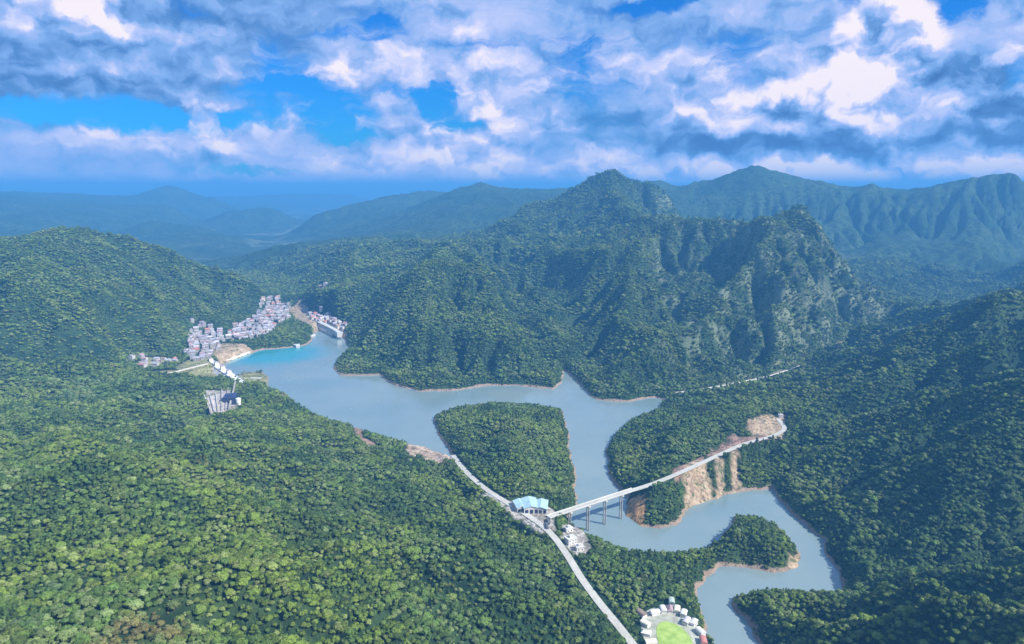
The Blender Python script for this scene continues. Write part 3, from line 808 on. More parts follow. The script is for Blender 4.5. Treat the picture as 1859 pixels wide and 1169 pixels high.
def terrain():
    v = np.stack([GX, GY, Z], -1).reshape(-1, 3)
    i = np.arange(NR * NA).reshape(NR, NA)
    f = np.stack([i[:-1, :-1], i[:-1, 1:], i[1:, 1:], i[1:, :-1]], -1).reshape(-1, 4)[:, ::-1]
    m = bpy.data.materials.new("wooded_ground")
    o = mesh_np("hills", v, f, m, smooth=True)
    tag(o, kind="structure")
    sm = np.zeros(GX.shape)
    sc = np.zeros(GX.shape + (3,))
    nn = RR < 3500
    a, b = soil_at(GX[nn], GY[nn])
    sm[nn] = a
    sc[nn] = b
    rk = np.zeros(GX.shape)
    q = (RR < 3500) & (RR > 1000)
    d, _ = seg_dist(GX[q], GY[q], ROCK)
    d = np.where(inside(GX[q], GY[q], ROCK), d, -d)
    rk[q] = np.clip(0.5 + d / 160, 0, 1)
    for nm, arr in (("soil", sm), ("rock", rk)):
        at_ = o.data.attributes.new(nm, 'FLOAT', 'POINT')
        at_.data.foreach_set('value', arr.ravel().astype(np.float32))
    at_ = o.data.attributes.new("soilcol", 'FLOAT_VECTOR', 'POINT')
    at_.data.foreach_set('vector', sc.reshape(-1).astype(np.float32))
    m.use_nodes = True
    t = m.node_tree
    N = NT(t)
    b = t.nodes['Principled BSDF']
    geo = N.n('ShaderNodeNewGeometry')
    pos = geo.outputs['Position']
    pz = N.sep(pos)[2]
    n1, _ = N.noise(pos, 0.004, 5, 0.6)
    n2, _ = N.noise(pos, 0.05, 6, 0.65)
    n3, _ = N.noise(pos, 0.4, 4, 0.6)
    g = N.mix(N.mr(n1, 0.35, 0.65), (0.030, 0.068, 0.030), (0.060, 0.100, 0.034))
    g = N.mix(N.mr(n2, 0.40, 0.62), g, (0.016, 0.036, 0.016))
    # low ground of the far plain: fields and clearings
    fv, _ = N.noise(N.vm('MULTIPLY', pos, (1, 0.6, 1)), 0.0022, 6, 0.7)
    low = N.m('MULTIPLY', N.m('MULTIPLY', N.mr(pz, 10, 60, 1, 0), N.mr(fv, 0.48, 0.6)), N.mr(N.sep(pos)[1], 2900, 3700))
    g = N.mix(N.m('MULTIPLY', low, 0.6), g, (0.20, 0.24, 0.17))
    def attr(nm):
        return N.n('ShaderNodeAttribute', attribute_name=nm)
    # rocky face
    v2 = N.vm('MULTIPLY', pos, (1.0, 1.0, 0.28))
    r1, _ = N.noise(v2, 0.022, 7, 0.68, 0.4)
    rf = N.m('MULTIPLY', attr('rock').outputs['Fac'], N.mr(r1, 0.44, 0.60))
    g = N.mix(rf, g, (0.17, 0.20, 0.12))
    # drawdown ring along the shore
    shn, _ = N.noise(pos, 0.06, 5, 0.6)
    shn2, _ = N.noise(pos, 0.012, 3, 0.5)
    ring = N.mr(N.m('ADD', pz, N.m('ADD', N.m('MULTIPLY', shn, -6.0), N.m('MULTIPLY', shn2, -5.0))), -3.4, -1.8, 1, 0)
    dist = N.vm('LENGTH', pos)
    nd = N.t.nodes[-1]
    ring = N.m('MULTIPLY', ring, N.mr(nd.outputs['Value'], 2300, 2700, 1, 0))
    rc = N.mix(n3, (0.22, 0.15, 0.11), (0.40, 0.32, 0.24))
    g = N.mix(ring, g, rc)
    sc_ = N.mix(N.mr(n2, 0.35, 0.65), attr('soilcol').outputs['Vector'], N.vm('MULTIPLY', attr('soilcol').outputs['Vector'], (0.62, 0.58, 0.55)))
    e1, _ = N.noise(N.vm('MULTIPLY', pos, (1, 1, 0.35)), 0.22, 6, 0.7)
    sc_ = N.mix(N.mr(e1, 0.50, 0.62), sc_, N.vm('MULTIPLY', attr('soilcol').outputs['Vector'], (0.45, 0.42, 0.42)))
    sc_ = N.mix(N.m('MULTIPLY', N.mr(e1, 0.47, 0.38), 0.6), sc_, N.vm('MULTIPLY', attr('soilcol').outputs['Vector'], (1.25, 1.28, 1.3)))
    e2, _ = N.noise(pos, 0.09, 6, 0.7)
    sc_ = N.mix(N.m('MULTIPLY', N.mr(e2, 0.53, 0.60), 0.8), sc_, (0.075, 0.11, 0.04))
    g = N.mix(attr('soil').outputs['Fac'], g, sc_)
    N.put(b.inputs['Base Color'], g)
    b.inputs['Roughness'].default_value = 0.95
    b.inputs['Specular IOR Level'].default_value = 0.1
    bp = N.n('ShaderNodeBump')
    bp.inputs['Distance'].default_value = 14.0
    bp.inputs['Strength'].default_value = 0.9
    n4, _ = N.noise(pos, 0.035, 8, 0.7)
    N.put(bp.inputs['Height'], n4)
    N.put(b.inputs['Normal'], bp.outputs[0])
    return o
hills = terrain()

# ------------------------------------------------------------------ water
def water():
    m = bpy.data.materials.new("lake_water")
    m.use_nodes = True
    t = m.node_tree
    N = NT(t)
    b = t.nodes['Principled BSDF']
    geo = N.n('ShaderNodeNewGeometry')
    pos = geo.outputs['Position']
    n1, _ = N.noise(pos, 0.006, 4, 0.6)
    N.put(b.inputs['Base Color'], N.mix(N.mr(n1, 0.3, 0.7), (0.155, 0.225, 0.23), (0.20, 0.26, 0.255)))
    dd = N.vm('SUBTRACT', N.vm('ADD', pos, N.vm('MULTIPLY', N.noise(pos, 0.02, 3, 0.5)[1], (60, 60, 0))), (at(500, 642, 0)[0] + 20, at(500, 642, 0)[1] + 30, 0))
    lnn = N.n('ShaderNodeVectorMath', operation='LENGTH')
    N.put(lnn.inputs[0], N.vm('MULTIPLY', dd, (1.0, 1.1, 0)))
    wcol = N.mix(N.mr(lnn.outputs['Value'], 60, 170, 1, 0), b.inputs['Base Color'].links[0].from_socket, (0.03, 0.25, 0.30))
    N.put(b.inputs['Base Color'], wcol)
    b.inputs['Roughness'].default_value = 0.12
    b.inputs['IOR'].default_value = 1.45
    b.inputs['Specular IOR Level'].default_value = 0.9
    r, _ = N.noise(N.vm('MULTIPLY', pos, (1, 1, 1)), 0.35, 4, 0.6)
    wr_, _ = N.noise(N.vm('MULTIPLY', pos, (1, 0.35, 1)), 0.012, 5, 0.65)
    N.put(b.inputs['Roughness'], N.mr(wr_, 0.42, 0.6, 0.05, 0.28))
    bp = N.n('ShaderNodeBump')
    bp.inputs['Distance'].default_value = 0.25
    bp.inputs['Strength'].default_value = 0.35
    N.put(bp.inputs['Height'], r)
    N.put(b.inputs['Normal'], bp.outputs[0])
    x0, x1 = WATER[:, 0].min() - 25, WATER[:, 0].max() + 25
    y0, y1 = WATER[:, 1].min() - 25, WATER[:, 1].max() + 25
    n = 24
    v = [(x0 + (x1 - x0) * i / n, y0 + (y1 - y0) * j / n, 0.0) for j in range(n + 1) for i in range(n + 1)]
    f = [(j * (n + 1) + i, j * (n + 1) + i + 1, (j + 1) * (n + 1) + i + 1, (j + 1) * (n + 1) + i) for j in range(n) for i in range(n)]
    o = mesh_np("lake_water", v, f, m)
    tag(o, kind="structure")
water()

# ------------------------------------------------------------------ roads
M_ROAD = simple_mat("road_concrete", (0.42, 0.41, 0.36), 0.9, 0.14, 0.3)
M_DIRT = simple_mat("gravel_track", (0.55, 0.50, 0.42), 0.95, 0.2, 0.15)
M_PAINT = simple_mat("parapet_white", (0.52, 0.52, 0.49), 0.7, 0.08, 0.4)
def ribbon(L, w, z_up, name, mat, thick=0.8, off=0.0):
    T = np.gradient(L[:, :2], axis=0)
    T /= np.linalg.norm(T, axis=1)[:, None] + 1e-9
    Nn = np.stack([-T[:, 1], T[:, 0]], -1)
    a = L[:, :2] + Nn * (off + w / 2)
    b = L[:, :2] + Nn * (off - w / 2)
    z = L[:, 2] + z_up
    v = []
    for i in range(len(L)):
        v += [(a[i, 0], a[i, 1], z[i]), (b[i, 0], b[i, 1], z[i]), (b[i, 0], b[i, 1], z[i] - thick), (a[i, 0], a[i, 1], z[i] - thick)]
    f = []
    for i in range(len(L) - 1):
        k = i * 4
        for j in range(4):
            f.append((k + j, k + (j + 1) % 4, k + 4 + (j + 1) % 4, k + 4 + j))
    mb = MB()
    mb.add(v, f + [(3, 2, 1, 0), tuple(len(v) - 4 + q for q in range(4))])
    return mb.build(name, mat)
for nm, (L, w) in ROADS.items():
    o = ribbon(L, w, 0.12, "road", M_ROAD if nm in ('shore', 'ridge') else M_DIRT)
    tag(o, kind="structure")

# ------------------------------------------------------------------ haze
HZ_DENS = 1.65e-4
def haze():
    top = max(float(Z.max()) + 14.0, H + 8)
    mb = MB()
    mb.box(-46000, 46000, -4000, 46500, -16.0, top)
    m = bpy.data.materials.new("haze")
    m.use_nodes = True
    t = m.node_tree
    t.nodes.clear()
    out = t.nodes.new('ShaderNodeOutputMaterial')
    pv = t.nodes.new('ShaderNodeVolumePrincipled')
    pv.inputs['Color'].default_value = (0.11, 0.41, 0.84, 1)
    pv.inputs['Density'].default_value = HZ_DENS
    pv.inputs['Anisotropy'].default_value = 0.0
    t.links.new(pv.outputs[0], out.inputs['Volume'])
    o = mb.build("haze", m)
    tag(o, kind="stuff")
    print("haze top", top)
haze()

# ------------------------------------------------------------------ trees
def leaf_material(name, c1, c2, c3):
    m = bpy.data.materials.new(name)
    m.use_nodes = True
    t = m.node_tree
    N = NT(t)
    b = t.nodes['Principled BSDF']
    geo = N.n('ShaderNodeNewGeometry')
    pos = geo.outputs['Position']
    oi = N.n('ShaderNodeObjectInfo')
    n1, _ = N.noise(pos, 0.006, 4, 0.6)
    n2, _ = N.noise(pos, 0.03, 3, 0.5)
    n3, _ = N.noise(pos, 0.0105, 5, 0.65)
    c = N.mix(N.mr(n1, 0.40, 0.60), c1, c2)
    c = N.mix(N.m('MULTIPLY', N.mr(n3, 0.50, 0.66), 0.75), c, tuple(q * w for q, w in zip(c1, (0.5, 0.62, 0.85))))
    c = N.mix(N.m('MULTIPLY', N.mr(n3, 0.36, 0.28), 0.7), c, (0.15, 0.115, 0.045))
    c = N.mix(N.m('MULTIPLY', N.mr(n2, 0.5, 0.7), 0.6), c, c3)
    v = N.mr(oi.outputs['Random'], 0, 1, 0.6, 1.35, False)
    c = N.vm('SCALE', c, scale=v)
    N.put(b.inputs['Base Color'], c)
    b.inputs['Roughness'].default_value = 0.7
    b.inputs['Specular IOR Level'].default_value = 0.2
    return m
LEAF = [leaf_material("leaves_green", (0.088, 0.152, 0.032), (0.125, 0.185, 0.026), (0.150, 0.185, 0.042)),
        leaf_material("leaves_dark", (0.058, 0.112, 0.034), (0.082, 0.138, 0.028), (0.110, 0.155, 0.036)),
        leaf_material("leaves_pale", (0.155, 0.215, 0.075), (0.180, 0.230, 0.062), (0.185, 0.220, 0.085))]
BARK = simple_mat("bark", (0.10, 0.075, 0.055), 0.9, 0.3, 2.0)

def ico(sub):
    bm = bmesh.new()
    bmesh.ops.create_icosphere(bm, subdivisions=sub, radius=1)
    v = np.array([q.co[:] for q in bm.verts])
    f = np.array([[q.index for q in fc.verts] for fc in bm.faces])
    bm.free()
    return v, f
ICV, ICF = ico(2)

def crown_mesh(name, mat, seed, R, Ht, nl, leaves, conic=False, lsz=0.75):
    r = np.random.RandomState(seed)
    V, F = [], []
    nb = 0
    lobes = []
    for i in range(nl):
        if conic:
            h = (i + 0.5) / nl
            rad = R * (1.0 - 0.75 * h) * 0.72
            cx, cy = r.normal(0, 0.12 * R, 2)
            lobes.append((cx, cy, Ht * (0.28 + 0.62 * h), rad, rad * 0.8))
        else:
            a = i * 2.4 + r.rand()
            q = R * 0.55 * math.sqrt((i + 0.3) / nl)
            rad = R * (0.42 + 0.22 * r.rand())
            lobes.append((q * math.cos(a), q * math.sin(a), Ht * (0.72 - 0.25 * (q / R)) + r.normal(0, 0.4), rad, rad * 0.8))
    for (cx, cy, cz, ra, rz) in lobes:
        d = 1 + 0.16 * r.normal(0, 1, len(ICV))
        v = ICV * d[:, None] * np.array([ra, ra, rz]) * 0.86 + np.array([cx, cy, cz])
        V.append(v)
        F.append(ICF + nb)
        nb += len(v)
        k = leaves // nl
        n = r.normal(0, 1, (k, 3))
        n[:, 2] = np.abs(n[:, 2]) * 0.9 - 0.25
        n /= np.linalg.norm(n, axis=1)[:, None]
        p = n * np.array([ra, ra, rz]) * (0.86 + 0.22 * r.rand(k, 1)) + np.array([cx, cy, cz])
        nn = n + r.normal(0, 0.45, (k, 3))
        nn /= np.linalg.norm(nn, axis=1)[:, None]
        u = np.cross(nn, r.normal(0, 1, (k, 3)))
        u /= np.linalg.norm(u, axis=1)[:, None]
        w = np.cross(nn, u)
        s = lsz * (0.6 + 0.8 * r.rand(k, 1))
        tri = np.stack([p + u * s, p - u * s * 0.6 + w * s * 0.8, p - u * s * 0.5 - w * s * 0.8], 1).reshape(-1, 3)
        V.append(tri)
        F.append(np.arange(3 * k).reshape(k, 3) + nb)
        nb += 3 * k
    o = mesh_np(name, np.concatenate(V), np.concatenate(F), mat)
    return o
def trunk_mesh(name, Ht, r0):
    mb = MB()
    mb.cyl(0, 0, -1.5, Ht * 0.62, r0, r0 * 0.45, 7)
    for k in range(3):
        a = k * 2.1 + Ht
        x, y = math.cos(a), math.sin(a)
        z0 = Ht * (0.35 + 0.07 * k)
        b0 = [(0.12 * y, -0.12 * x, z0), (-0.12 * y, 0.12 * x, z0), (0, 0, z0 + 0.25)]
        e0 = [(x * Ht * 0.2 + 0.05, y * Ht * 0.2, z0 + Ht * 0.2), (x * Ht * 0.2 - 0.05, y * Ht * 0.2, z0 + Ht * 0.2), (x * Ht * 0.2, y * Ht * 0.2 + 0.05, z0 + Ht * 0.2 + 0.05)]
        mb.add(b0 + e0, [(0, 1, 4, 3), (1, 2, 5, 4), (2, 0, 3, 5), (3, 4, 5)])
    return mb.build(name, BARK)
KINDS = []      # crown, trunk, word
for i, (m, R, Ht, nl, lv, con, wd) in enumerate([
        (0, 4.6, 9.5, 7, 420, False, 'green broadleaf'), (1, 4.2, 10.0, 6, 360, False, 'dark green broadleaf'), (2, 4.4, 8.5, 7, 420, False, 'pale green bushy'),
        (0, 3.6, 11.5, 5, 320, False, 'tall green'), (1, 3.2, 12.5, 6, 360, True, 'dark green pointed'), (2, 3.4, 7.5, 5, 300, False, 'small pale green'), (0, 5.4, 9.0, 9, 480, False, 'wide green')]):
    KINDS.append((crown_mesh("crown", LEAF[m], 40 + i, R, Ht, nl, lv, con), trunk_mesh("trunk", Ht, 0.28 + 0.02 * i), wd))
for cr_, tr_, _ in KINDS:
    C.objects.unlink(cr_)
    C.objects.unlink(tr_)

def no_tree(x, y, z):
    """True where nothing grows: water, roads, bare ground, houses, yards"""
    bad = (z < 1.6)
    nearm = np.hypot(x, y) < 2700
    xx, yy = x[nearm], y[nearm]
    b = np.zeros(xx.shape, bool)
    b |= inside(xx, yy, WATER)
    for nm, (L, w) in ROADS.items():
        bb = (xx > L[:, 0].min() - 20) & (xx < L[:, 0].max() + 20) & (yy > L[:, 1].min() - 20) & (yy < L[:, 1].max() + 20)
        d, _ = seg_dist(xx[bb], yy[bb], L, False)
        b[bb] |= d < w / 2 + 3.5
    for nm, (poly, zp, so) in PADS.items():
        if nm not in ('village', 'terraces', 'hamlet', 'field'):
            b |= inside(xx, yy, poly)
    b |= soil_at(xx, yy, 2.0)[0] > 0.35
    for poly in VILLAGE:
        b |= inside(xx, yy, poly)
    bad[nearm] |= b
    return bad

def scatter(s, r0, r1, half=41.5):
    a = math.radians(half)
    xs = np.arange(-r1 * math.sin(a), r1 * math.sin(a), s)
    ys = np.arange(r0 * math.cos(a) * 0.9, r1, s)
    x, y = np.meshgrid(xs, ys)
    x[::2] += s * 0.5
    x = x + RS.uniform(-0.42, 0.42, x.shape) * s
    y = y + RS.uniform(-0.42, 0.42, y.shape) * s
    x, y = x.ravel(), y.ravel()
    r = np.hypot(x, y)
    k = (r > r0) & (r <= r1) & (np.abs(np.arctan2(x, y)) < a)
    x, y = x[k], y[k]
    z = height(x, y)
    bad = no_tree(x, y, z)
    return x[~bad], y[~bad], z[~bad]
sets = []
for s, r0, r1, sc in ((3.6, 210, 1250, 0.49), (4.8, 1250, 2300, 0.61), (6.8, 2300, 3300, 0.80)):
    x, y, z = scatter(s, r0, r1)
    g = fbm(x / 60, y / 60, 3)
    scl = sc * np.clip(1.0 + 0.2 * g, 0.7, 1.35) * np.exp(RS.normal(0, 0.28, x.shape))
    scl = np.clip(scl, 0.3 * sc, 1.9 * sc)
    if r0 >= 1000:          # thin cover on the rocky face
        d, _ = seg_dist(x, y, ROCK)
        ins = inside(x, y, ROCK) & (d > 15)
        rr = fbm(x / 40, y / 120, 4)
        kill = ins & (RS.rand(len(x)) < 0.14 + 0.34 * (rr > 0.12))
        x, y, z, scl = x[~kill], y[~kill], z[~kill], scl[~kill]
    sets.append((x, y, z, scl))
TX, TY, TZ, TS = [np.concatenate([q[i] for q in sets]) for i in range(4)]
# young low growth beside the water and the roads
dw = np.full(TX.shape, 99.0)
nn = np.hypot(TX, TY) < 2400
dw[nn] = seg_dist(TX[nn], TY[nn], WATER)[0]
TS *= np.clip(0.5 + dw / 40, 0.5, 1.0)
kn = fbm(TX / 90 + 5, TY / 90, 3) + RS.normal(0, 0.5, TX.shape)
TV = np.digitize(kn, [-0.75, -0.45, -0.15, 0.15, 0.42, 0.75])
ORD = np.array([4, 1, 3, 0, 6, 2, 5])
TV = ORD[TV]
TR = RS.rand(len(TX)) * 6.283
# the 300 that show largest stand as trees of their own
def project(x, y, z):
    cp, sp = math.cos(PITCH), math.sin(PITCH)
    dz = z - H
    depth = y * cp - dz * sp
    up = y * sp + dz * cp
    return 929.5 + FPX * x / depth, 584.5 - FPX * up / depth, depth
u_, v_, dp = project(TX, TY, TZ + 6)
vis = (u_ > 5) & (u_ < 1854) & (v_ > 20) & (v_ < 1160)
size = np.where(vis, TS / dp, 0)
order = np.argsort(-size)[:300]
TG = "large forest trees along the lower edge of the photo"
protos = {}
def tree_label(k, s, u):
    side = ('bottom left corner' if u < 230 else 'left part of the bottom edge' if u < 480 else 'bottom edge left of the middle' if u < 720 else
            'middle of the bottom edge' if u < 980 else 'bottom edge beside the road' if u < 1200 else 'bottom edge beside the creek' if u < 1480 else 'bottom right corner')
    big = 'large' if s > 0.9 else 'small' if s < 0.65 else 'medium'
    return "%s %s tree in the %s of the photo" % (big, KINDS[k][2].replace('small ', '').replace('tall ', 'slender '), side)
for i in order:
    k = int(TV[i])
    t = empty("forest_tree", (float(TX[i]), float(TY[i]), float(TZ[i]) - 0.3), float(TR[i]))
    t.scale = (float(TS[i]),) * 3
    lb = tree_label(k, TS[i], u_[i])
    tag(t, lb, "tree", lb.replace(' tree in', ' trees in', 1))
    for src in KINDS[k][:2]:
        c = src.copy()
        C.objects.link(c)
        c.parent = t
rest = np.ones(len(TX), bool)
rest[order] = False
TX, TY, TZ, TS, TV, TR = [q[rest] for q in (TX, TY, TZ, TS, TV, TR)]
print("trees in forest", len(TX))

def forest():
    me = bpy.data.meshes.new("forest")
    me.vertices.add(len(TX))
    me.vertices.foreach_set("co", np.stack([TX, TY, TZ - 0.3], -1).astype(np.float32).ravel())
    for nm, ty, arr in (("scl", 'FLOAT', TS), ("ang", 'FLOAT', TR), ("kd", 'INT', TV)):
        a = me.attributes.new(nm, ty, 'POINT')
        a.data.foreach_set('value', arr.astype(np.int32 if ty == 'INT' else np.float32))
    me.update()
    o = bpy.data.objects.new("forest", me)
    C.objects.link(o)
    tag(o, kind="stuff")
    pc = bpy.data.collections.new("tree_kinds")
    for i, (cr, tr, _) in enumerate(KINDS):
        bm = bmesh.new()
        bm.from_mesh(cr.data)
        nf = len(bm.faces)
        bm.from_mesh(tr.data)
        for f in list(bm.faces)[nf:]:
            f.material_index = 1
        mm = bpy.data.meshes.new("tree_kind")
        bm.to_mesh(mm)
        bm.free()
        mm.materials.append(cr.data.materials[0])
        mm.materials.append(BARK)
        pc.objects.link(bpy.data.objects.new("kind_%02d" % i, mm))
    ng = bpy.data.node_groups.new("forest", 'GeometryNodeTree')
    ng.interface.new_socket("Geometry", in_out='INPUT', socket_type='NodeSocketGeometry')
    ng.interface.new_socket("Geometry", in_out='OUTPUT', socket_type='NodeSocketGeometry')
    G = ng.nodes
    gi, go = G.new('NodeGroupInput'), G.new('NodeGroupOutput')
    ci = G.new('GeometryNodeCollectionInfo')
    ci.inputs[0].default_value = pc
    ci.inputs['Separate Children'].default_value = True
    ci.inputs['Reset Children'].default_value = True
    ip = G.new('GeometryNodeInstanceOnPoints')
    ip.inputs['Pick Instance'].default_value = True
    def named(nm, ty):
        q = G.new('GeometryNodeInputNamedAttribute')
        q.data_type = ty
        q.inputs['Name'].default_value = nm
        return [x for x in q.outputs if x.enabled and x.name == 'Attribute'][0]
    cx = G.new('ShaderNodeCombineXYZ')
    ng.links.new(named("ang", 'FLOAT'), cx.inputs[2])
    ng.links.new(gi.outputs[0], ip.inputs['Points'])
    ng.links.new(ci.outputs[0], ip.inputs['Instance'])
    ng.links.new(named("kd", 'INT'), ip.inputs['Instance Index'])
    ng.links.new(cx.outputs[0], ip.inputs['Rotation'])
    ng.links.new(named("scl", 'FLOAT'), ip.inputs['Scale'])
    ng.links.new(ip.outputs[0], go.inputs[0])
    md = o.modifiers.new("forest", 'NODES')
    md.node_group = ng
forest()
#OBJECTS
# ------------------------------------------------------------------ built things
M_CONC = simple_mat("concrete", (0.52, 0.51, 0.48), 0.85, 0.16, 0.25)
M_CONC2 = simple_mat("stained_concrete", (0.42, 0.39, 0.35), 0.9, 0.3, 0.12)
M_WHITE = simple_mat("white_render", (0.66, 0.65, 0.62), 0.8, 0.15, 0.3)
M_HW = simple_mat("house_render", (0.41, 0.39, 0.38), 0.85, 0.35, 0.05)
M_CREAM = simple_mat("cream_render", (0.66, 0.60, 0.50), 0.8, 0.12, 0.3)
M_BLUE = simple_mat("light_blue_sheet_roof", (0.36, 0.52, 0.58), 0.5, 0.12, 0.2, 0.4)
M_NAVY = simple_mat("navy_cladding", (0.03, 0.04, 0.10), 0.5, 0.2, 0.2)
M_GLASS = simple_mat("dark_window", (0.04, 0.05, 0.06), 0.2, 0.2, 0.5, 0.6)
M_RUBBER = simple_mat("tyre_rubber", (0.02, 0.02, 0.02), 0.9, 0.2, 1.0)
M_GREY = simple_mat("dark_grey_paint", (0.10, 0.11, 0.13), 0.4, 0.15, 1.0, 0.5)
ROOFS = [("pinkish", simple_mat("pink_roof", (0.34, 0.25, 0.26), 0.8, 0.25, 0.1)),
         ("grey", simple_mat("grey_roof", (0.34, 0.34, 0.38), 0.8, 0.25, 0.1)),
         ("mauve", simple_mat("mauve_roof", (0.30, 0.27, 0.32), 0.8, 0.2, 0.1)),
         ("red", simple_mat("red_roof", (0.40, 0.17, 0.14), 0.8, 0.25, 0.1)),
         ("pale", simple_mat("pale_roof", (0.50, 0.47, 0.49), 0.8, 0.15, 0.1)),
         ("brown", simple_mat("brown_roof", (0.27, 0.20, 0.16), 0.8, 0.2, 0.1)),
         ("blue", M_BLUE)]

M_PIER = simple_mat("wet_dark_concrete", (0.27, 0.27, 0.26), 0.9, 0.3, 0.12)  # bridge piers: one darker concrete tone, varied by noise
# --- road bridge over the narrows
def bridge():
    a, b = np.array(at(1003, 936, 33)), np.array(at(1150, 888.5, 33))
    d = b - a
    Lg = float(np.linalg.norm(d))
    rz = math.atan2(d[1], d[0])
    root = empty("road_bridge", tuple(a[:2]) + (0.0,), rz)
    tag(root, "long white concrete road bridge on pillars across the narrow water", "bridge")
    z = 33.2
    mb = MB()
    mb.box(-6, Lg, -3.4, 3.4, z - 0.5, z)
    mb.box(-4, Lg - 3, -2.6, -1.6, z - 2.0, z - 0.5)
    mb.box(-4, Lg - 3, 1.6, 2.6, z - 2.0, z - 0.5)
    mb.build("deck", M_ROAD, root)
    for s in (-1, 1):
        q = MB()
        q.box(-6, Lg, s * 3.4 - 0.18, s * 3.4 + 0.18, z - 0.7, z + 1.0)
        q.build("parapet", M_PAINT, root)
    for fr in (0.20, 0.42, 0.63, 0.84):
        x = Lg * fr
        w = a + d * fr
        g = hz(w[0], w[1])
        p = MB()
        for s in (-1, 1):
            p.cyl(x, s * 1.9, min(g, 0) - 4, z - 3.0, 0.95, 0.8, 12)
        p.build("pier", M_PIER, root)
        c = MB()
        c.box(x - 1.3, x + 1.3, -3.7, 3.7, z - 3.2, z - 2.0)
        c.build("pier_cap", M_CONC, p_last())
def p_last():
    return [o for o in C.objects if o.name.startswith("pier") and not o.name.startswith("pier_cap")][-1]
bridge()

def house(kind_mats, w, d, h, storeys=2, roof='gable'):
    wall, rf = kind_mats
    root = empty("house", (0, 0, 0))
    mb = MB()
    mb.box(-w / 2, w / 2, -d / 2, d / 2, -4, h)
    if roof == 'gable':
        ht = d * 0.26
        mb.add([(-w / 2, -d / 2, h), (-w / 2, d / 2, h), (-w / 2, 0, h + ht), (w / 2, -d / 2, h), (w / 2, d / 2, h), (w / 2, 0, h + ht)], [(0, 2, 1), (3, 4, 5)])
    wl = mb.build("wall", wall, root)
    r = MB()
    if roof == 'gable':
        r.gable(-w / 2 - 0.6, w / 2 + 0.6, -d / 2 - 0.7, d / 2 + 0.7, h + 0.15, h + d * 0.26 + 0.45, 0.3)
    elif roof == 'hip':
        r.hip(-w / 2 - 0.6, w / 2 + 0.6, -d / 2 - 0.6, d / 2 + 0.6, h + 0.01, h + d * 0.28, d * 0.5)
    else:
        r.box(-w / 2 - 0.3, w / 2 + 0.3, -d / 2 - 0.3, d / 2 + 0.3, h + 0.01, h + 0.5)
        r.box(-w / 5, w / 6, -d / 5, d / 5, h + 0.5, h + 2.6)
    r.build("roof", rf, root)
    for st in range(storeys):
        z0 = 1.0 + st * 3.0
        wn = MB()
        for s in (-1, 1):
            n = max(2, int(w / 3.2))
            for i in range(n):
                x = -w / 2 + w * (i + 0.5) / n
                y = s * (d / 2 + 0.02)
                wn.box(x - 0.6, x + 0.6, y - 0.03, y + 0.03, z0, z0 + 1.4)
        wn.build("window", M_GLASS, root)
    return root

def wipe(o):
    for c in list(o.children):
        wipe(c)
    bpy.data.objects.remove(o)

# --- houses of the valley village: one model per kind, copied
HP = []
for (rn, rm) in ROOFS[:6]:
    HP.append((rn, house((M_HW if rn != 'brown' else M_CREAM, rm), 11.5, 9.0, 6.6, 2, 'gable')))
HP.append(("flat grey", house((M_HW, ROOFS[1][1]), 10.5, 10.0, 9.4, 3, 'flat')))
HP.append(("flat pale", house((M_HW, ROOFS[4][1]), 12.5, 9.5, 9.4, 3, 'flat')))
VW = dict(zip([h[0] for h in HP], [.22, .2, .2, .1, .1, .04, .07, .07]))
def place_houses(poly, s, where, gsuffix, weights=None, smin=0.8, smax=1.2, base_ang=0.0, lim=400):
    x0, x1, y0, y1 = poly[:, 0].min(), poly[:, 0].max(), poly[:, 1].min(), poly[:, 1].max()
    n = 0
    row = 0
    y = y0
    while y < y1:
        x = x0 + (row % 2) * s * 0.5
        while x < x1:
            px, py = x + rnd.uniform(-.34, .34) * s, y + rnd.uniform(-.34, .34) * s
            x += s
            if n >= lim or not bool(inside(np.array([px]), np.array([py]), poly)[0]) or rnd.random() < 0.06:
                continue
            if bool(inside(np.array([px]), np.array([py]), WATER)[0]):
                continue
            zz = hz(px, py)
            if zz < 1.0:
                continue
            rn = rnd.choices([h[0] for h in HP], [VW[h[0]] if weights is None else weights.get(h[0], 0) for h in HP])[0]
            src = dict(HP)[rn]
            o = copy_tree(src)
            o.location = (px, py, zz)
            o.rotation_euler = (0, 0, base_ang + rnd.choice((0, math.pi / 2)) + rnd.uniform(-.12, .12))
            k = rnd.uniform(smin, smax)
            o.scale = (k, k, k * rnd.uniform(0.9, 1.2))
            wr = where(px, py)
            rr = (rn + " topped") if rn.startswith("flat") else (rn + " roofed")
            tag(o, "%s house %s" % (rr, wr), "house", "%s houses %s" % (rr, wr))
            n += 1
        y += s * 0.92
        row += 1
    return n
def vwhere(x, y):
    u, v, _ = project(x, y, 20)
    if u < 372: return "in the packed village cluster nearest the dam"
    if u < 420: return "in the village row behind the sandy quay"
    if u < 455: return "in the narrow village strip along the mountain foot"
    if u < 492: return "in the village behind the wooded knoll"
    return "at the top end of the village by the green field"
n1 = place_houses(VILLAGE[0], 18.8, vwhere, "", base_ang=0.5)
n2 = place_houses(VILLAGE[1], 20, lambda x, y: "in the terrace above the reservoir's far embankment", "", base_ang=-0.5)
ham = polypx([(236, 652), (262, 644), (300, 648), (330, 640), (338, 652), (300, 668), (255, 668)], 18)
n3 = place_houses(ham, 24, lambda x, y: "in the hamlet left of the dam beside the valley fields", "", lim=14)
ham2 = polypx([(582, 538), (598, 536), (600, 548), (584, 550)], 40)
n4 = place_houses(ham2, 26, lambda x, y: "alone on the slope beyond the far embankment", "", lim=3)
print("houses", n1, n2, n3, n4)
sh = copy_tree(dict(HP)["flat pale"])
q = at(1417, 757, 38)
sh.location = (q[0], q[1], hz(q[0], q[1]))
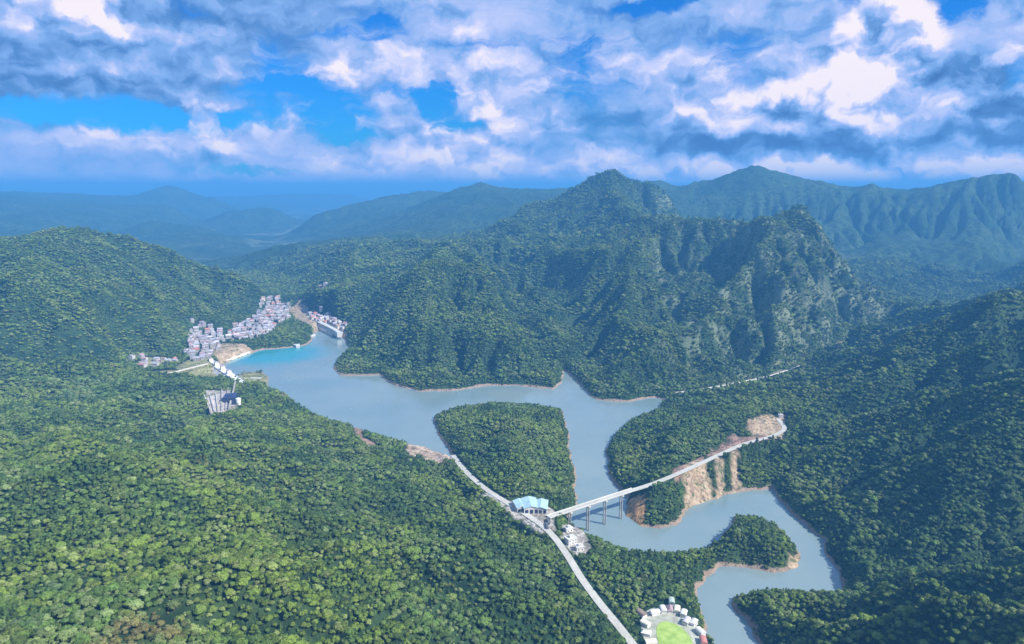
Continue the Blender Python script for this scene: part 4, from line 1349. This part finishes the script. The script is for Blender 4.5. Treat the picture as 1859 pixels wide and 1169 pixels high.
sh.scale = (0.55, 0.55, 0.5)
tag(sh, "small white building at the top end of the bare earth cutting", "house")
for _, h in HP:
    wipe(h)

# --- blue roofed halls beside the junction
def hall(w, d, h):
    root = empty("roofed_hall", (0, 0, 0))
    mb = MB()
    mb.box(-w / 2, w / 2, -d / 2, d / 2, -3, h)
    ht = w * 0.13
    mb.add([(-w / 2, -d / 2, h), (w / 2, -d / 2, h), (0, -d / 2, h + ht), (-w / 2, d / 2, h), (w / 2, d / 2, h), (0, d / 2, h + ht)], [(0, 1, 2), (3, 5, 4)])
    mb.build("wall", M_CONC, root)
    r = MB()
    x0, x1 = -w / 2 - 0.7, w / 2 + 0.7
    for s in (-1, 1):
        e = s * (w / 2 + 0.7)
        r.add([(0, -d / 2 - 0.8, h + ht + 0.35), (e, -d / 2 - 0.8, h + 0.1), (e, d / 2 + 0.8, h + 0.1), (0, d / 2 + 0.8, h + ht + 0.35),
               (0, -d / 2 - 0.8, h + ht + 0.1), (e, -d / 2 - 0.8, h - 0.12), (e, d / 2 + 0.8, h - 0.12), (0, d / 2 + 0.8, h + ht + 0.1)],
              [(0, 1, 2, 3), (4, 7, 6, 5), (0, 4, 5, 1), (1, 5, 6, 2), (2, 6, 7, 3)])
        k = int(d / 3)
        for i in range(k):          # standing seams
            y = -d / 2 + (i + 0.5) * d / k
            r.add([(0, y - .1, h + ht + 0.35), (e, y - .1, h + 0.1), (e, y + .1, h + 0.1), (0, y + .1, h + ht + 0.35),
                   (0, y - .1, h + ht + 0.5), (e, y - .1, h + 0.25), (e, y + .1, h + 0.25), (0, y + .1, h + ht + 0.5)],
                  [(4, 5, 6, 7), (0, 1, 5, 4), (2, 3, 7, 6), (1, 2, 6, 5)])
    r.build("roof", M_BLUE, root)
    for i in range(3):
        dr = MB()
        x = -w / 2 + (i + 0.5) * w / 3
        dr.box(x - w / 9, x + w / 9, -d / 2 - 0.06, -d / 2 + 0.02, 0, h * 0.72)
        dr.build("door", M_NAVY, root)
    return root
for (u, v, w, d, h, a, lb) in ((945, 917, 13, 20, 5.5, 0.25, "leftmost low light blue roofed hall beside the road junction"),
                            (962, 918, 17, 26, 7.0, 0.12, "largest light blue roofed hall beside the road junction"),
                            (982, 919, 15, 22, 6.0, -0.1, "light blue roofed hall nearest the bridge end")):
    o = hall(w, d, h)
    p = at(u, v, 35)
    o.location = (p[0], p[1], 31.3)
    o.rotation_euler = (0, 0, a)
    tag(o, lb, "hall", "light blue roofed halls by the junction")

# --- coaches parked on the square
def coach():
    root = empty("parked_coach", (0, 0, 0))
    mb = MB()
    mb.box(-1.25, 1.25, -6, 6, 0.45, 1.5)
    mb.add([(-1.25, -6, 1.5), (1.25, -6, 1.5), (1.25, 6, 1.5), (-1.25, 6, 1.5), (-1.12, -5.8, 3.3), (1.12, -5.8, 3.3), (1.12, 5.7, 3.3), (-1.12, 5.7, 3.3)],
           [(4, 5, 6, 7), (0, 1, 5, 4), (1, 2, 6, 5), (2, 3, 7, 6), (3, 0, 4, 7)])
    mb.build("body", M_GREY, root)
    for s in (-1, 1):
        w = MB()
        w.add([(s * 1.265, -5.4, 1.6), (s * 1.265, 5.4, 1.6), (s * 1.165, 5.3, 2.9), (s * 1.165, -5.3, 2.9)], [(0, 1, 2, 3)])
        w.build("window", M_GLASS, root)
        for y in (-3.9, 3.6):
            t = MB()
            n = 12
            v = [(s * 1.0 + dx, y + 0.5 * math.cos(2 * math.pi * i / n), 0.5 + 0.5 * math.sin(2 * math.pi * i / n)) for dx in (0, s * 0.3) for i in range(n)]
            t.add(v, [(i, (i + 1) % n, n + (i + 1) % n, n + i) for i in range(n)] + [tuple(range(n)), tuple(range(n, 2 * n))])
            t.build("wheel", M_RUBBER, root)
    return root
c0 = coach()
for k, (u, v, lb) in enumerate(((995, 948, "dark grey coach parked on the pale square, the one nearer the blue halls"), (993, 957, "dark grey coach parked on the pale square, the one nearer the road bend"))):
    o = c0 if k == 0 else copy_tree(c0)
    p = at(u, v, 31.8)
    o.location = (p[0], p[1], hz(p[0], p[1]) + 0.02)
    o.rotation_euler = (0, 0, 0.08)
    tag(o, lb, "coach", "coaches parked on the square")

# --- white buildings on the terrace below the bridge end
def block(w, d, h, mats=(M_WHITE, M_CONC), flr=2):
    root = house(mats, w, d, h, flr, 'flat')
    root.name = "terrace_building"
    return root
for (u, v, w, d, h, a, lb) in ((1036, 984, 11, 9, 6.5, .5, "white flat roofed building in the middle of the terrace below the bridge end"),
                               (1052, 996, 8, 7, 4.0, .2, "small white hut at the lower outer corner of the terrace"),
                               (1032, 962, 8, 7, 4.0, .4, "small white hut at the upper corner of the terrace below the bridge")):
    o = block(w, d, h, flr=2 if h > 5 else 1)
    p = at(u, v, 28)
    o.location = (p[0], p[1], hz(p[0], p[1]) + 0.02)
    o.rotation_euler = (0, 0, a)
    tag(o, lb, "building")

# --- holiday park: lawn, ring path, cabins
def disc(name, cu, cv, ru, rv, z, mat, n=48, wob=0.05):
    c = at(cu, cv, z)
    ex = at(cu + ru, cv, z)
    ey = at(cu, cv - rv, z)
    rx, ry = ex[0] - c[0], ey[1] - c[1]
    top = [(c[0] + rx * math.cos(t) * (1 + wob * math.sin(3 * t + 1)), c[1] + ry * math.sin(t) * (1 + wob * math.sin(3 * t + 1)), z) for t in [2 * math.pi * i / n for i in range(n)]]
    mb = MB()
    mb.add(top + [(x, y, z - 1.2) for x, y, _ in top], [tuple(range(n))] + [(i, i + n, (i + 1) % n + n, (i + 1) % n) for i in range(n)])
    o = mb.build(name, mat)
    tag(o, kind="structure")
    return c, rx, ry
M_LAWN = simple_mat("mown_lawn", (0.26, 0.42, 0.08), 0.9, 0.22, 0.12, 0.2, col2=(0.38, 0.50, 0.14))
disc("yard", 1222, 1160, 55, 58, 15.25, simple_mat("yard_gravel", (0.36, 0.37, 0.30), 0.95, 0.3, 0.15))
disc("lawn", 1226, 1168, 31, 41, 15.45, M_LAWN)
def cabin(w, d, h, wall, rf, hip=False):
    root = empty("holiday_cabin", (0, 0, 0))
    mb = MB()
    mb.box(-w / 2, w / 2, -d / 2, d / 2, -1.5, h)
    mb.build("wall", wall, root)
    r = MB()
    if hip:
        r.hip(-w / 2 - .5, w / 2 + .5, -d / 2 - .5, d / 2 + .5, h + .01, h + 2.0, d * 0.45)
    else:
        n = 10                      # barrel roof
        v = []
        for x in (-w / 2 - .5, w / 2 + .5):
            for i in range(n + 1):
                t = math.pi * i / n
                v.append((x, -(d / 2 + .4) * math.cos(t), h + 0.01 + 1.5 * math.sin(t)))
        f = [(i, i + 1, n + 2 + i, n + 1 + i) for i in range(n)] + [tuple(range(n, -1, -1)), tuple(range(n + 1, 2 * n + 2)), (0, n + 1, 2 * n + 1, n)]
        r.add(v, f)
    r.build("roof", rf, root)
    dr = MB()
    dr.box(-0.6, 0.6, -d / 2 - 0.06, -d / 2 + 0.02, 0.05, 2.1)
    dr.build("door", M_NAVY, root)
    for x in (-w / 3, w / 3):
        wn = MB()
        wn.box(x - .55, x + .55, -d / 2 - 0.06, -d / 2 + 0.02, 1.0, 2.1)
        wn.build("window", M_GLASS, root)
    return root
cc = at(1226, 1165, 15)
CAB = [(1165, 1114, 'brown', "brown roofed cabin at the upper left of the park"), (1189, 1112, 'w', "long white cabin standing at a slant above the left of the lawn"),
       (1204, 1107, 'w', "narrow white cabin at the top left of the ring"), (1216, 1106, 'pink', "pinkish cabin at the top of the ring between two white ones"),
       (1229, 1107, 'y', "cream cabin at the top right of the ring"), (1241, 1114, 'w', "white cabin standing endwise at the upper right of the ring"),
       (1246, 1128, 'grey', "pale grey cabin close to the lawn's upper right edge"), (1259, 1129, 'w', "bright white square cabin on the right near the trees"),
       (1272, 1147, 'w', "white cabin on the right side above the reddish one"), (1277, 1164, 'red', "reddish roofed cabin at the lower right of the ring"),
       (1172, 1132, 'y', "cream cabin left of the lawn"), (1173, 1149, 'w', "white cabin left of the lawn below the cream one"),
       (1181, 1166, 'y', "cream cabin at the bottom left of the ring"), (1219, 1092, 'green', "grey green cabin half hidden in the trees above the ring")]
CM = {'w': M_WHITE, 'y': simple_mat("cream_roof", (0.72, 0.70, 0.52), 0.7, 0.1, 0.3), 'pink': ROOFS[0][1], 'grey': ROOFS[4][1], 'red': ROOFS[3][1], 'brown': ROOFS[5][1],
      'green': simple_mat("grey_green_roof", (0.35, 0.42, 0.36), 0.7, 0.1, 0.3)}
for i, (u, v, k, lb) in enumerate(CAB):
    o = cabin(7.6 if i % 3 else 8.6, 5.0, 2.8, M_WHITE, CM[k], i % 4 == 3)
    p = at(u, v, 17)
    o.location = (p[0], p[1], 15.3)
    o.rotation_euler = (0, 0, math.atan2(cc[1] - p[1], cc[0] - p[0]) + (math.pi / 2 if i in (1, 8, 9) else 0) + math.pi)
    tag(o, lb, "cabin", "cabins round the oval lawn")

# --- dam and its works
def dam():
    a, b = np.array(at(374, 650, 15)), np.array(at(440, 694, 15))
    d = b - a
    Lg = float(np.linalg.norm(d[:2]))
    root = empty("concrete_dam", (a[0], a[1], 0), math.atan2(d[1], d[0]))
    tag(root, "pale concrete dam closing the left end of the reservoir", "dam")
    mb = MB()
    prof = [(-34, -6), (-9, 13.5), (9, 13.5), (12, -6)]
    mb.add([(0, y, z) for y, z in prof] + [(Lg, y, z) for y, z in prof], [(0, 1, 5, 4), (1, 2, 6, 5), (2, 3, 7, 6), (0, 3, 2, 1), (4, 5, 6, 7)])
    mb.build("wall", M_CONC, root)
    c = MB()
    c.box(0, Lg, -8, 8, 13.505, 14.4)
    c.build("crest_road", M_WHITE, root)
    for s in (-1, 1):
        p = MB()
        p.box(0, Lg, s * 8.3 - .25, s * 8.3 + .25, 13.4, 15.6)
        p.build("parapet", M_PAINT, root)
    for i in range(9):
        r = MB()
        x = Lg * (0.08 + 0.1 * i)
        r.add([(x - 1, -34.4, -6), (x + 1, -34.4, -6), (x + 1, -9.5, 13.9), (x - 1, -9.5, 13.9), (x - 1, -36.5, -6), (x + 1, -36.5, -6), (x + 1, -11, 15), (x - 1, -11, 15)],
              [(4, 5, 6, 7), (0, 4, 7, 3), (1, 2, 6, 5), (3, 7, 6, 2)])
        r.build("rib", M_CONC2, root)
    return root, Lg
DAM, DL = dam()
DM = DAM.rotation_euler[2]
for i, fr in enumerate((0.15, 0.32, 0.49, 0.66)):
    o = house((M_WHITE, ROOFS[1 if i % 2 else 0][1]), 9, 8, 7.5, 2, 'hip')
    o.name = "gatehouse"
    x = DL * fr
    o.location = (DAM.location[0] + x * math.cos(DM), DAM.location[1] + x * math.sin(DM), 14.42)
    o.rotation_euler = (0, 0, DM)
    for c in o.children:
        if c.name.startswith("wall"):
            c.scale = (1, 1, 1)
    tag(o, "white gatehouse on the dam crest, %s from the village end" % ("first", "second", "third", "fourth")[i], "gatehouse", "gatehouses along the dam crest")

def spillway():
    z = [hz(*at(u, v, 30)[:2]) for u, v in ((400, 742), (400, 704))]
    A_ = np.array(at(400, 745, 22))
    B_ = np.array(at(398, 700, 16))
    d = B_ - A_
    Lg = float(np.linalg.norm(d[:2]))
    g0, g1 = hz(A_[0], A_[1]), hz(B_[0], B_[1])
    zb = 0.5 * (g0 + g1) + 3
    root = empty("spillway_apron", (A_[0], A_[1], 0), math.atan2(d[1], d[0]))
    tag(root, "fan shaped pale concrete apron with ribs on the wooded slope below the dam", "spillway")
    mb = MB()
    v = [(0, -14, zb + 4), (0, 16, zb + 4), (Lg, 34, zb), (Lg, -30, zb)]
    mb.add([(x, y, z) for x, y, z in v] + [(x, y, -10) for x, y, _ in v], [(3, 2, 1, 0), (0, 1, 5, 4), (1, 2, 6, 5), (2, 3, 7, 6), (3, 0, 4, 7)])
    mb.build("apron", simple_mat("worn_pale_concrete", (0.44, 0.40, 0.37), 0.9, 0.35, 0.06), root)
    for k in range(6):
        t = k / 5
        y0, y1 = -14 + 30 * t, -30 + 64 * t
        r = MB()
        w = 1.0 if k in (0, 5) else 0.6
        hgt = 5.0 if k in (0, 5) else 2.2
        r.add([(0, y0 - w, zb + 4.02), (0, y0 + w, zb + 4.02), (0, y0 + w, zb + 4 + hgt), (0, y0 - w, zb + 4 + hgt),
               (Lg, y1 - w, zb + .02), (Lg, y1 + w, zb + .02), (Lg, y1 + w, zb + hgt), (Lg, y1 - w, zb + hgt)],
              [(0, 1, 2, 3), (7, 6, 5, 4), (0, 4, 5, 1), (1, 5, 6, 2), (2, 6, 7, 3), (3, 7, 4, 0)])
        r.build("rib", M_CONC2, root)
    return zb
zb = spillway()
o = house((M_NAVY, M_NAVY), 20, 30, 13, 3, 'flat')
o.name = "pump_house"
p = at(418, 728, zb + 2)
o.location = (p[0], p[1], hz(p[0], p[1]) + 0.5)
o.rotation_euler = (0, 0, 0.2)
tag(o, "dark navy blue block standing against the right side of the concrete apron", "building")
root = empty("water_tank", (0, 0, 0))
mb = MB()
mb.cyl(0, 0, -4, 11, 4.2, 4.2, 20)
mb.build("drum", M_WHITE, root)
mb = MB()
mb.cyl(0, 0, 11.01, 12.6, 4.5, 0.6, 20)
mb.build("roof", M_WHITE, root)
p = at(432, 720, 30)
root.location = (p[0], p[1], hz(p[0], p[1]))
tag(root, "round white tank beside the dark blue block near the dam", "tank")

# --- quays and embankments of the far cove
def wallrun(name, pts_, z, w, lb, cat, mat=M_CONC, drop=9):
    L = line3([(u, v, z) for u, v in pts_])
    o = ribbon(L, w, 0.0, name, mat, drop)
    tag(o, lb, cat)
wallrun("embankment", [(452, 634), (462, 626), (476, 620), (500, 620), (525, 622), (540, 626)], 6.0, 9, "pale quay wall curving along the back of the turquoise cove", "embankment", M_PAINT)
wallrun("jetty", [(541, 628), (542, 615), (556, 611), (570, 606)], 5.0, 9, "pale hooked jetty at the foot of the wooded knoll", "jetty", M_PAINT)
wallrun("embankment", [(560, 574), (580, 584), (605, 596), (616, 603)], 18.0, 12, "upper straight pale embankment below the far terrace of houses", "embankment", M_PAINT, 14)
wallrun("embankment", [(568, 584), (588, 597), (606, 604)], 8.0, 10, "lower straight pale embankment at the water's far end", "embankment", M_CREAM, 11)
wallrun("embankment", [(400, 656), (418, 650), (440, 642), (456, 636)], 4.5, 9, "sandy coloured quay on the cove beside the dam", "embankment", M_CREAM)
wallrun("jetty", [(436, 688), (455, 686), (474, 686)], 5.0, 7, "pale jetty strip on the little headland right of the dam", "jetty", M_PAINT)
